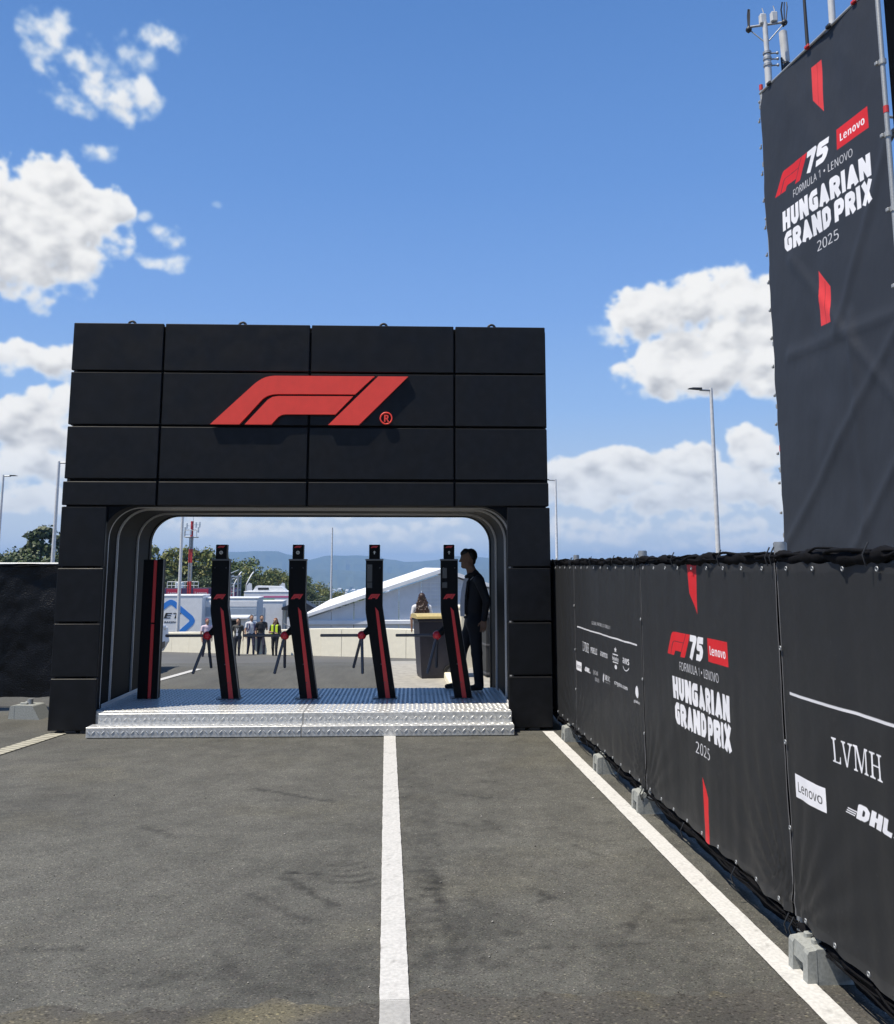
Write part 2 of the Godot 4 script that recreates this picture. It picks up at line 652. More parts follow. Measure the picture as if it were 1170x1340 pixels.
func sky_picture() -> Image:
	var clouds := cloud_list()
	var im := Image.create(1024, 512, false, Image.FORMAT_RGB8)
	im.fill(sky_base(0.0))
	im.blit_rect(sky_part(1024, 258, 0.0, 90.0, 360.0 / 1024, clouds), Rect2i(0, 0, 1024, 258), Vector2i.ZERO)
	im.resize(4096, 2048, Image.INTERPOLATE_CUBIC)
	var per := 360.0 / 4096
	var fine := sky_part(880, 540, -36.0 * 1.0, 46.0, per, clouds)   # the quarter of the sky over the gate in finer steps
	var x0 := 4096 - int(round(36.0 / per))
	var y0 := int(round((90.0 - 46.0) / per))
	im.blit_rect(fine, Rect2i(0, 0, 4096 - x0, 540), Vector2i(x0, y0))
	im.blit_rect(fine, Rect2i(4096 - x0, 0, 880 - (4096 - x0), 540), Vector2i(0, y0))
	return im


func make_materials() -> void:
	var soft := noise_map(11, 0.012, 0.86, 1.0)
	var fine := noise_map(12, 0.06, 0.86, 1.0)
	var faint := noise_map(17, 0.01, 0.95, 1.0)
	var blotch := noise_map(13, 0.02, 0.82, 1.0)
	var orange := noise_map(14, 0.09, 0, 1, 512, 3.0)
	var ripple := noise_map(15, 0.02, 0, 1, 512, 6.0)
	var grit := noise_map(16, 0.25, 0, 1, 512, 5.0, 3)
	var smear := noise_map(19, 0.008, 0.66, 1.0)
	for i in 3:
		var sheet_ := worn(mat("black panel" + ["", " b", " c"][i], lin(0.0062 + 0.0007 * i, 0.0068 + 0.0006 * i, 0.009 + 0.0006 * i), 0.60), noise_map(20 + i, 0.02, 0.55, 1.0), 0.45 + 0.13 * i, noise_map(24 + i, 0.004, 0, 1, 512, 5.0, 4), 0.13)
		sheet_.roughness_texture = smear
		sheet_.metallic_specular = 0.36
	worn(mat("black frame", lin(0.004, 0.004, 0.005), 0.6), soft, 0.9)
	worn(mat("tunnel lining", lin(0.0032, 0.0032, 0.0034), 0.65), soft, 0.8)
	worn(mat("alu", lin(0.76, 0.76, 0.74), 0.36, 0.42), noise_map(18, 0.03, 0.76, 1.0), 1.3, ripple, 0.10)
	worn(mat("alu trim", lin(0.80, 0.78, 0.76), 0.4, 0.3), fine, 2.0)
	worn(mat("logo red", lin(0.95, 0.066, 0.040), 0.45), faint, 1.0)
	worn(mat("stripe red", lin(0.62, 0.025, 0.026), 0.4), faint, 2.0)
	worn(mat("hub red", lin(0.62, 0.02, 0.03), 0.28), fine, 2.0)
	worn(mat("kiosk black", lin(0.003, 0.003, 0.0036), 0.5), soft, 2.0)
	mat("kiosk edge", lin(0.12, 0.125, 0.13), 0.45, 0.3)
	mat("screen glass", lin(0.05, 0.055, 0.06), 0.12)
	mat("icon white", lin(0.6, 0.6, 0.56), 0.5)
	worn(mat("arm steel", lin(0.10, 0.10, 0.11), 0.45, 0.2), fine, 3.0)
	worn(mat("zinc", lin(0.42, 0.44, 0.46), 0.48, 0.55), blotch, 3.0)
	worn(mat("scaffold", lin(0.46, 0.47, 0.47), 0.5, 0.45), blotch, 4.0)
	worn(mat("white pole", lin(0.66, 0.67, 0.68), 0.45), soft, 0.8)
	mat("clamp red", lin(0.55, 0.03, 0.03), 0.5)
	mat("dark steel", lin(0.03, 0.032, 0.036), 0.5, 0.3)
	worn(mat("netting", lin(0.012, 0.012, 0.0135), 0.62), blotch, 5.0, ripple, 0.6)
	worn(mat("black film", lin(0.004, 0.004, 0.005), 0.36), soft, 1.4, noise_map(31, 0.05, 0, 1, 512, 9.0), 0.5)
	worn(mat("foot grey", lin(0.35, 0.365, 0.345), 0.75), blotch, 4.0, grit, 0.2)
	worn(mat("concrete", lin(0.84, 0.79, 0.64), 0.85), faint, 0.7, grit, 0.2)
	worn(mat("pavement", lin(0.40, 0.38, 0.335), 0.9), blotch, 0.45, grit, 0.2)
	worn(coloured(mat("terrain", Color.WHITE, 0.95)), soft, 0.02)
	coloured(mat("hill", Color.WHITE, 1.0))
	worn(mat("vehicle white", lin(0.78, 0.79, 0.80), 0.35), faint, 0.4)
	worn(mat("vehicle grey", lin(0.50, 0.57, 0.64), 0.4), faint, 0.4)
	worn(mat("vehicle blue grey", lin(0.36, 0.43, 0.51), 0.45), faint, 0.4)
	worn(mat("tent white", lin(0.80, 0.81, 0.82), 0.55), faint, 0.3, ripple, 0.12)
	worn(mat("tent wall", lin(0.74, 0.76, 0.79), 0.55), faint, 0.3, ripple, 0.1)
	mat("tyre", lin(0.012, 0.012, 0.012), 0.8)
	mat("glass dark", lin(0.015, 0.018, 0.022), 0.08)
	mat("chevron blue", lin(0.03, 0.2, 0.62), 0.45)
	mat("black print", lin(0.012, 0.012, 0.014), 0.5)
	mat("sign red", lin(0.42, 0.02, 0.06), 0.5)
	mat("sign navy", lin(0.05, 0.03, 0.10), 0.5)
	mat("mast red", lin(0.42, 0.03, 0.035), 0.55)
	mat("stripe pink", lin(0.55, 0.10, 0.25), 0.5)
	mat("stripe green", lin(0.10, 0.30, 0.07), 0.5)
	worn(mat("bin body", lin(0.026, 0.025, 0.042), 0.5), soft, 2.0)
	worn(mat("bin lid", lin(0.56, 0.45, 0.19), 0.55), soft, 2.0)
	worn(mat("cardboard", lin(0.48, 0.36, 0.18), 0.85), soft, 2.0)
	worn(mat("bark", lin(0.06, 0.045, 0.03), 0.9), blotch, 1.0, grit, 0.6)
	var leaf := coloured(mat("leaf", Color.WHITE, 0.6))
	leaf.backlight_enabled = true
	leaf.backlight = Color(0.10, 0.13, 0.03)
	for k in ["tunnel lining", "kiosk black", "black film"]:
		M[k].metallic_specular = 0.36
	for k in ["black frame", "kiosk black", "tunnel lining"]:
		M[k].metallic_specular = 0.25
	M["netting"].metallic_specular = 0.12
	coloured(mat("person", Color.WHITE, 0.75))
	mat("hair dark", lin(0.008, 0.006, 0.005), 0.5)
	worn(mat("hair brown", lin(0.07, 0.03, 0.015), 0.45), noise_map(41, 0.08, 0.4, 1.0), 6.0, ripple, 0.8)
	mat("cloth black", lin(0.006, 0.006, 0.008), 0.8)
	mat("cloth white", lin(0.6, 0.62, 0.68), 0.8)
	mat("banner hem", lin(0.03, 0.03, 0.033), 0.5)
	# asphalt: bitumen with pale and dark chippings, one tile of about 1.7 m
	var n := 1024
	var r := RandomNumberGenerator.new()
	r.seed = 8
	var bytes := PackedByteArray()
	bytes.resize(n * n * 3)
	for i in n * n:
		var g := int(clampf(172.0 + r.randfn(0.0, 21.0), 0, 255))
		bytes[i * 3] = g
		bytes[i * 3 + 1] = g
		bytes[i * 3 + 2] = g - 3
	var im := Image.create_from_data(n, n, false, Image.FORMAT_RGB8, bytes)
	for i in 42000:
		var dark := r.randf() < 0.62
		var g := r.randf_range(0.40, 0.60) if dark else r.randf_range(0.85, 1.0)
		var s := r.randi_range(1, 4)
		im.fill_rect(Rect2i(r.randi_range(0, n - 5), r.randi_range(0, n - 5), s, r.randi_range(1, 3)), Color(g, g * r.randf_range(0.97, 1.0), g * r.randf_range(0.9, 0.98)))
	var tile := ImageTexture.create_from_image(im)
	var up: Image = im.duplicate()
	up.bump_map_to_normal_map(2.5)
	var tile_n := ImageTexture.create_from_image(up)
	coloured(worn(mat("asphalt", Color.WHITE, 0.88), tile, 0.42, tile_n, 0.5))
	coloured(worn(mat("old asphalt", Color.WHITE, 0.93), tile, 0.30, tile_n, 0.8))
	coloured(worn(mat("road paint", Color.WHITE, 0.7), noise_map(51, 0.05, 0.86, 1.0), 1.3, tile_n, 0.35))


# ------------------------------------------------------------------ the ground
func road_height(z: float) -> float:   # level at the gate, then a ramp down that eases out
	var t := clampf((-z - 17.6) / 22.4, 0.0, 1.0)
	return -2.1 * (1.0 - pow(1.0 - t, 1.13))

func terrain_height(x: float, z: float) -> float:
	var s := -z
	var h := road_height(maxf(z, -45.0))
	h = lerpf(h, -5.0, smoothstep(46.0, 62.0, s))
	h = lerpf(h, -14.0, smoothstep(130.0, 280.0, s))
	return lerpf(h, -112.0, smoothstep(280.0, 2400.0, s))

func asphalt_colour(x: float, z: float, n: Array) -> Color:
	var g := 0.190
	g *= 1.0 + 0.24 * n[0].get_noise_2d(x, z * 0.8) + 0.28 * n[1].get_noise_2d(x, z) + 0.16 * n[3].get_noise_2d(x + 9.0, z)
	var streak: float = n[2].get_noise_2d(x * 1.1, z * 2.2)     # scuffs
	g *= 1.0 - 0.26 * smoothstep(0.22, 0.6, streak) * (0.5 + n[3].get_noise_2d(x, z))
	# scratches: from x, z to x, z
	for b in SCRATCHES:
		var a := Vector2(b[0], b[1])
		var d := Vector2(b[2], b[3]) - a
		var p := Vector2(x, z) - a
		if absf(p.x - d.x * 0.5) > absf(d.x) * 0.5 + 0.2 or absf(p.y - d.y * 0.5) > absf(d.y) * 0.5 + 0.2:
			continue
		var t := clampf(p.dot(d) / d.length_squared(), 0.0, 1.0)
		var off: float = (p - d * t).length() + 0.05 * n[2].get_noise_2d(x * 2.0, z * 2.0)
		g *= 1.0 - minf(b[4] * 1.35, 0.7) * smoothstep(b[5], b[5] * 0.3, off) * clampf(0.75 + n[3].get_noise_2d(x * 1.7, z * 1.7), 0.0, 1.0)
	# soiled and scuffed places: x, z, half width, half length, strength
	for b in [[0.36, -4.95, 0.36, 0.5, 0.38], [0.26, -5.6, 0.12, 0.30, 0.32], [0.45, -6.0, 0.4, 0.5, 0.2], [-0.35, -6.0, 0.2, 0.4, 0.2], [-0.40, -5.7, 0.13, 0.16, 0.2], [0.75, -6.8, 0.25, 0.18, 0.2], [0.27, -7.4, 0.14, 1.4, 0.28], [1.35, -4.5, 0.35, 0.35, 0.22], [-0.3, -4.5, 0.7, 0.25, 0.15]]:
		var dx: float = (x - b[0]) / b[2]
		var dz: float = (z - b[1]) / b[3]
		var q: float = dx * dx + dz * dz + n[1].get_noise_2d(x * 3.0, z * 3.0) * 1.6
		g *= 1.0 - b[4] * smoothstep(1.4, 0.1, q) * (0.75 + 0.8 * n[3].get_noise_2d(x, z))
	# the print of a tyre: slanting lugs
	for b in [[-0.19, -5.8, 0.16, 0.33, 0.25], [0.27, -5.55, 0.11, 0.25, -0.2]]:
		var p := Vector2(x - b[0], z - b[1]).rotated(b[4])
		if absf(p.x) < b[2] and absf(p.y) < b[3]:
			var lug := sin((p.y + absf(p.x) * 0.35) * TAU / 0.105)
			g *= 1.0 - 0.5 * smoothstep(-0.1, 0.6, lug) * (1.0 - smoothstep(0.5, 1.0, absf(p.x) / b[2])) * (1.0 - smoothstep(0.5, 1.0, absf(p.y) / b[3])) * clampf(0.8 + n[3].get_noise_2d(x * 2.0, z * 2.0), 0.0, 1.0)
	var dust: float = smoothstep(0.1, 0.6, n[4].get_noise_2d(x, z))
	return Color(g * (1.0 + 0.06 * dust), g * (0.99 + 0.04 * dust), g * (0.905 - 0.02 * dust))

# rubber and scrape marks across the lane: x, z, x, z, strength, half width
const SCRATCHES := [[-1.11, -8.01, -0.41, -7.54, 0.4, 0.04], [-0.57, -5.87, -0.4, -5.83, 0.6, 0.035], [-0.6, -5.8, -0.28, -5.31, 0.4, 0.05], [-1.74, -6.93, -1.43, -6.63, 0.35, 0.05], [-0.76, -5.51, -0.42, -5.1, 0.3, 0.045], [-0.88, -4.83, -0.62, -4.45, 0.25, 0.05], [-1.73, -4.84, -1.49, -4.8, 0.35, 0.05], [-1.1, -4.4, -0.9, -4.51, 0.25, 0.05], [0.27, -5.99, 0.35, -4.54, 0.25, 0.06], [0.84, -5.54, 0.94, -5.35, 0.35, 0.04], [1.27, -6.31, 1.42, -6.06, 0.3, 0.04], [0.76, -6.9, 0.84, -6.61, 0.3, 0.05], [0.32, -6.93, 0.59, -6.81, 0.3, 0.05], [0.74, -4.69, 1.36, -4.7, 0.3, 0.03], [0.6, -7.69, 0.84, -7.58, 0.3, 0.05], [1.24, -4.84, 1.46, -5.2, 0.28, 0.04], [0.79, -5.24, 1.14, -5.46, 0.28, 0.03], [1.17, -4.9, 1.86, -5.01, 0.3, 0.025]]

func build_ground() -> void:
	var n := [noise(61, 0.35, 4), noise(62, 2.2, 4), noise(63, 2.6, 4), noise(64, 9.0, 3), noise(65, 0.5, 4)]
	var xs := []
	var x := -60.0
	while x < 34.0:
		xs.append(x)
		x += 0.024 if x > -2.6 and x < 2.0 else (0.12 if x > -6.5 and x < 4.0 else 2.0)
	var zs := []
	var z := 7.0
	while z > -46.0:
		zs.append(z)
		z -= 0.024 if z < -3.9 and z > -8.2 else (0.07 if z < -3.0 and z > -11.0 else (0.4 if z > -41.0 and z < -2.0 else 1.0))
	var s := Shape.new()
	var row := []
	for j in zs.size():
		var line := []
		for i in xs.size():
			var q := Vector3(float(xs[i]), road_height(zs[j]), float(zs[j]))
			line.append([q, asphalt_colour(q.x, q.z, n)])
		if j > 0:
			var tilt := Vector3(0, zs[j - 1] - zs[j], -(road_height(zs[j - 1]) - road_height(zs[j]))).normalized()
			for i in xs.size() - 1:
				for k in [row[i], line[i], line[i + 1], row[i], line[i + 1], row[i + 1]]:
					s.tint = k[1]
					s.put(k[0], tilt)
		row = line
	ground_piece("asphalt_road", s, M["asphalt"])
	# the older surface nearest the camera: coarser, brownish
	s = Shape.new()
	var edge := noise(66, 0.9, 4)
	var tone := noise(67, 1.1, 5)
	var nx := 150
	var nz := 110
	for j in nz:
		for i in nx:
			var q := []
			for k in [[0, 0], [0, 1], [1, 1], [1, 0]]:
				var px: float = -5.0 + 8.0 * (i + k[0]) / nx
				var z0 := -4.2 + 0.10 * edge.get_noise_2d(px, 0.0) + 0.10 * edge.get_noise_2d(px * 6.0, 9.0)
				var pz := z0 + (6.0 - z0) * pow(float(nz - j - k[1]) / nz, 2.2)
				var g := 0.145 * (1.0 + 0.40 * tone.get_noise_2d(px, pz))
				var d := smoothstep(0.0, 0.45, tone.get_noise_2d(px * 0.9 + 30.0, pz * 0.9))
				q.append([Vector3(px, 0.004, pz), Color(g * (1.03 + 0.62 * d), g * (0.98 + 0.50 * d), g * (0.89 + 0.12 * d))])
			for k in [0, 1, 2, 0, 2, 3]:
				s.tint = q[k][1]
				s.put(q[k][0], Vector3.UP)
	ground_piece("old_asphalt_strip", s, M["old asphalt"])
	# painted lines
	paint_line("centre_line", Vector3(0.043, 0, -10.28), Vector3(0.049, 0, -4.17), 0.128, 0.60, 71)
	paint_line("centre_line", Vector3(0.049, 0, -4.18), Vector3(0.055, 0, 1.0), 0.128, 0.42, 72)
	paint_line("edge_line", Vector3(1.835, 0, -10.45), Vector3(1.895, 0, 1.0), 0.125, 0.64, 73)
	paint_line("bay_line", Vector3(-3.66, 0, -10.7), Vector3(-4.2, 0, -8.2), 0.19, 0.5, 74, Color(1.0, 0.95, 0.76), 0.085)
	paint_line("bay_line", Vector3(-3.78, 0, -15.3), Vector3(-3.42, 0, -17.1), 0.13, 0.6, 75)
	paint_line("bay_line", Vector3(-4.4, 0, -23.6), Vector3(-3.2, 0, -24.4), 0.13, 0.5, 76)
	paint_line("bay_line", Vector3(-6.8, 0, -24.6), Vector3(-5.0, 0, -24.9), 0.13, 0.5, 77)
	# concrete apron with a pale kerb beyond the gate
	s = Shape.new()
	var rim := [[13.4, 0.30], [14.4, 0.06], [15.8, -0.14], [17.4, -0.22], [22.0, -0.32], [30.0, -0.30], [39.4, -0.28]]
	var last := []
	for i in 53:
		var d := 13.4 + i * 0.5
		var x0: float = rim[-1][1]
		for k in rim.size() - 1:
			if d <= rim[k + 1][0]:
				x0 = lerpf(rim[k][1], rim[k + 1][1], (d - rim[k][0]) / (rim[k + 1][0] - rim[k][0]))
				break
		var y := road_height(-d)
		var line := [Vector3(x0, y - 0.05, -d), Vector3(x0, y + 0.02, -d), Vector3(7.0, y + 0.02, -d)]
		if last.size():
			s.face(last[1], last[2], line[2], line[1], Vector3.UP)
			s.face(last[0], last[1], line[1], line[0], Vector3(-1, 0, 0))
		last = line
	ground_piece("pavement", s, M["pavement"])
	s = Shape.new()
	for i in 12:
		var a := -14.0 - i * 0.5
		s.xf = Transform3D(Basis(), Vector3(1.02 + 0.0 * i, road_height(a) + 0.06, a - 0.25))
		s.box(Vector3.ZERO, Vector3(0.12, 0.12, 0.49), 0.01)
	ground_piece("kerb", s, M["concrete"])
	s = Shape.new()
	for i in 16:
		var a := -44.0 + i * 2.75
		s.face(Vector3(a, -2.06, -39.6), Vector3(a + 2.73, -2.06, -39.6), Vector3(a + 2.73, -2.05, -41.9), Vector3(a, -2.05, -41.9), Vector3.UP)
	ground_piece("far_pavement", s, M["pavement"])

func build_grit() -> void:   # loose chippings and bits of litter on the lane
	var mm := MultiMesh.new()
	mm.transform_format = MultiMesh.TRANSFORM_3D
	mm.use_colors = true
	var h := Shape.new()
	h.ball(Vector3.ZERO, Vector3(1.0, 0.6, 0.75), 6, 4)
	mm.mesh = h.mesh()
	mm.instance_count = 520
	var r := RandomNumberGenerator.new()
	r.seed = 31
	for i in 520:
		var k := r.randf_range(0.002, 0.005) if r.randf() < 0.94 else r.randf_range(0.005, 0.009)
		var z := -3.6 - pow(r.randf(), 1.3) * 6.4
		mm.set_instance_transform(i, Transform3D(Basis(Vector3.UP, r.randf() * TAU).scaled(Vector3.ONE * k), Vector3(r.randf_range(-4.2, 2.2), 0.004, z)))
		var g := r.randf_range(0.06, 0.36)
		mm.set_instance_color(i, Color(g, g * 0.96, g * 0.88))
	var o := MultiMeshInstance3D.new()
	o.name = "loose_grit"
	o.multimesh = mm
	o.material_override = coloured(mat("grit", Color.WHITE, 0.9))
	tag(o, "scattered small pale chippings lying on the asphalt lane", "grit")
	o.set_meta("kind", "stuff")
	add_child(o)

func paint_line(called: String, a: Vector3, b: Vector3, w: float, tone: float, seed_: int, cast := Color(1.0, 0.99, 0.95), groove := 0.0) -> void:
	var s := Shape.new()
	var d := (b - a).normalized()
	var side := Vector3(-d.z, 0, d.x) * w * 0.5
	var steps := int((b - a).length() / (0.03 if groove == 0.0 else 0.012))
	var rag := noise(seed_, 7.0, 3)
	var dirt := noise(seed_ + 100, 5.0, 4)
	var cells := 6
	for i in steps:
		for j in cells:
			var q := []
			for k in [[0, 0], [0, 1], [1, 1], [1, 0]]:
				var f := float(i + k[0]) / steps
				var e := float(j + k[1]) / cells * 2.0 - 1.0
				var p := a.lerp(b, f)
				var off := e + (rag.get_noise_2d(f * (b - a).length(), e * 9.0) * 0.05 if absf(e) > 0.9 else 0.0)
				p += side * off
				p.y = road_height(p.z) + 0.009
				var g := tone * (1.0 - 0.12 * smoothstep(0.1, 0.6, dirt.get_noise_2d(p.x, p.z * 1.5)) - 0.3 * smoothstep(0.42, 0.6, dirt.get_noise_2d(p.x * 3.0 + 50.0, p.z * 3.0)))
				if groove > 0.0:   # scored across
					g *= 1.0 - 0.55 * smoothstep(0.2, 0.7, sin((f * (b - a).length() + e * 0.03) * TAU / groove))
				q.append([p, Color(g, g, g) * cast])
			for k in [0, 3, 2, 0, 2, 1]:
				s.tint = q[k][1]
				s.put(q[k][0], Vector3.UP)
	ground_piece(called, s, M["road paint"])

func build_hills() -> void:
	var fields := noise(81, 0.004, 3)
	var s := Shape.new()
	var xs := []
	for i in 49:
		var f := (i - 24) / 24.0
		xs.append(signf(f) * 7000.0 * pow(absf(f), 2.6))
	var zs := [400.0, 60.0, 8.0]
	for i in 60:
		zs.append(-46.0 - i * 2.6 if i < 34 else -134.4 - pow((i - 33) / 26.0, 2.4) * 7600.0)
	var rows := []
	for z in zs:
		var line := []
		for x in xs:
			var p := Vector3(x, terrain_height(x, z) - 0.05, z)
			var v := fields.get_noise_2d(x * 0.6, z)
			var green := Color(0.05, 0.075, 0.025).lerp(Color(0.16, 0.14, 0.07), smoothstep(-0.1, 0.5, v))
			line.append([p, Color(0.12, 0.12, 0.115).lerp(green, smoothstep(85.0, 120.0, -z))])
		rows.append(line)
	for j in zs.size() - 1:
		for i in xs.size() - 1:
			var k := [rows[j][i], rows[j + 1][i], rows[j + 1][i + 1], rows[j][i + 1]]
			var m: Vector3 = (k[2][0] - k[0][0]).cross(k[1][0] - k[3][0]).normalized()
			if m.y < 0.0:
				m = -m
			for w in [0, 1, 2, 0, 2, 3]:
				s.tint = k[w][1]
				s.put(k[w][0], m)
	ground_piece("ground", s, M["terrain"])
	# the long ridges on the horizon: azimuth and elevation of the crest in degrees
	ridge("hills", 6400.0, [[-60, 0.3], [-40, 0.5], [-26, 0.25], [-22.5, 0.1], [-17.0, 0.62], [-14.3, 0.74], [-12.0, 0.42], [-10.6, 0.72], [-9.8, 0.92], [-7.0, 0.98], [-6.2, 0.78], [-5.1, 0.43], [-3.7, 0.72], [-2.0, 0.72], [-0.8, 0.66], [0.3, 0.45], [1.1, 0.33], [2.5, 0.38], [4.5, 0.68], [6.4, 0.57], [10.3, 0.2], [18.0, 0.1], [40, 0.3], [60, 0.2]], 82)
	ridge("hills", 5200.0, [[-60, -0.2], [-26, -0.4], [-14, 0.1], [-9, -0.25], [-4, -0.15], [0, -0.35], [5, -0.1], [10, -0.4], [30, -0.5], [60, -0.4]], 83)

func ridge(called: String, far: float, crest: Array, seed_: int) -> void:
	var s := Shape.new()
	var wave := noise(seed_, 0.55, 5)
	var wood := noise(seed_ + 5, 0.9, 4)
	var steps := 420
	var prev := []
	for i in steps + 1:
		var az := -55.0 + 110.0 * i / steps
		var e := 0.0
		for k in crest.size() - 1:
			if az >= crest[k][0] and az <= crest[k + 1][0]:
				e = lerpf(crest[k][1], crest[k + 1][1], smoothstep(0.0, 1.0, (az - crest[k][0]) / (crest[k + 1][0] - crest[k][0])))
		var line := []
		var d := Vector3(sin(deg_to_rad(az)), 0, -cos(deg_to_rad(az)))
		for j in 8:
			var f := j / 7.0
			var top := 1.85 + far * tan(deg_to_rad(e + wave.get_noise_2d(az, 0) * 0.05))
			var r := far - 900.0 * (1.0 - f) + 260.0 * wave.get_noise_2d(az * 1.7, f * 3.0) * (1.0 - f)
			var g := 0.5 + 0.5 * wood.get_noise_2d(az * 2.0, f * 6.0)
			line.append([d * r + Vector3.UP * lerpf(-125.0, top, smoothstep(0.0, 1.0, pow(f, 0.8))), Color(0.03, 0.05, 0.025).lerp(Color(0.10, 0.11, 0.05), g)])
		line.append([d * (far + 1200.0) + Vector3.UP * -125.0, Color(0.05, 0.06, 0.03)])
		if i > 0:
			for j in 8:
				var k := [prev[j], line[j], line[j + 1], prev[j + 1]]
				var m: Vector3 = (k[1][0] - k[0][0]).cross(k[3][0] - k[0][0]).normalized()
				for w in [0, 2, 1, 0, 3, 2]:
					s.tint = k[w][1]
					s.put(k[w][0], m)
		prev = line
	ground_piece(called, s, M["hill"])


# ------------------------------------------------------------------ the entrance gate
const GATE_AT := Vector3(-0.92, 0.0, -10.6)
const GATE_TURN := -0.0279

func arch(grow: float, low: float) -> PackedVector2Array:   # the opening, from its foot on one side over the top to the other foot
	var p := PackedVector2Array()
	var hw := 2.39 + grow
	var top := 2.555 + grow
	var r := 0.38 + grow
	p.append(Vector2(-hw, low))
	for i in 13:
		var a := PI - PI / 2 * i / 12
		p.append(Vector2(-hw + r + cos(a) * r, top - r + sin(a) * r))
	for i in 13:
		var a := PI / 2 - PI / 2 * i / 12
		p.append(Vector2(hw - r + cos(a) * r, top - r + sin(a) * r))
	p.append(Vector2(hw, low))
	return p

func arch_band(inner: float, outer: float, low: float) -> PackedVector2Array:
	var p := arch(inner, low)
	var q := arch(outer, low)
	q.reverse()
	p.append_array(q)
	return p

func emblem_shapes() -> Array:   # the slanting emblem: outer curve, inner bar, stroke; metres about its own middle
	return [
		PackedVector2Array([Vector2(-1.181, -0.302), Vector2(-0.688, 0.177), Vector2(-0.64, 0.217), Vector2(-0.596, 0.246), Vector2(-0.55, 0.268), Vector2(-0.498, 0.281), Vector2(-0.44, 0.287), Vector2(0.744, 0.290), Vector2(0.517, 0.068), Vector2(-0.40, 0.066), Vector2(-0.47, 0.058), Vector2(-0.525, 0.040), Vector2(-0.575, 0.006), Vector2(-0.839, -0.302)]),
		PackedVector2Array([Vector2(-0.778, -0.302), Vector2(-0.56, -0.055), Vector2(-0.515, -0.005), Vector2(-0.46, 0.030), Vector2(-0.393, 0.042), Vector2(0.494, 0.045), Vector2(0.287, -0.176), Vector2(-0.300, -0.178), Vector2(-0.345, -0.185), Vector2(-0.386, -0.21), Vector2(-0.466, -0.302)]),
		PackedVector2Array([Vector2(0.790, 0.290), Vector2(1.148, 0.290), Vector2(0.567, -0.302), Vector2(0.205, -0.302)])]

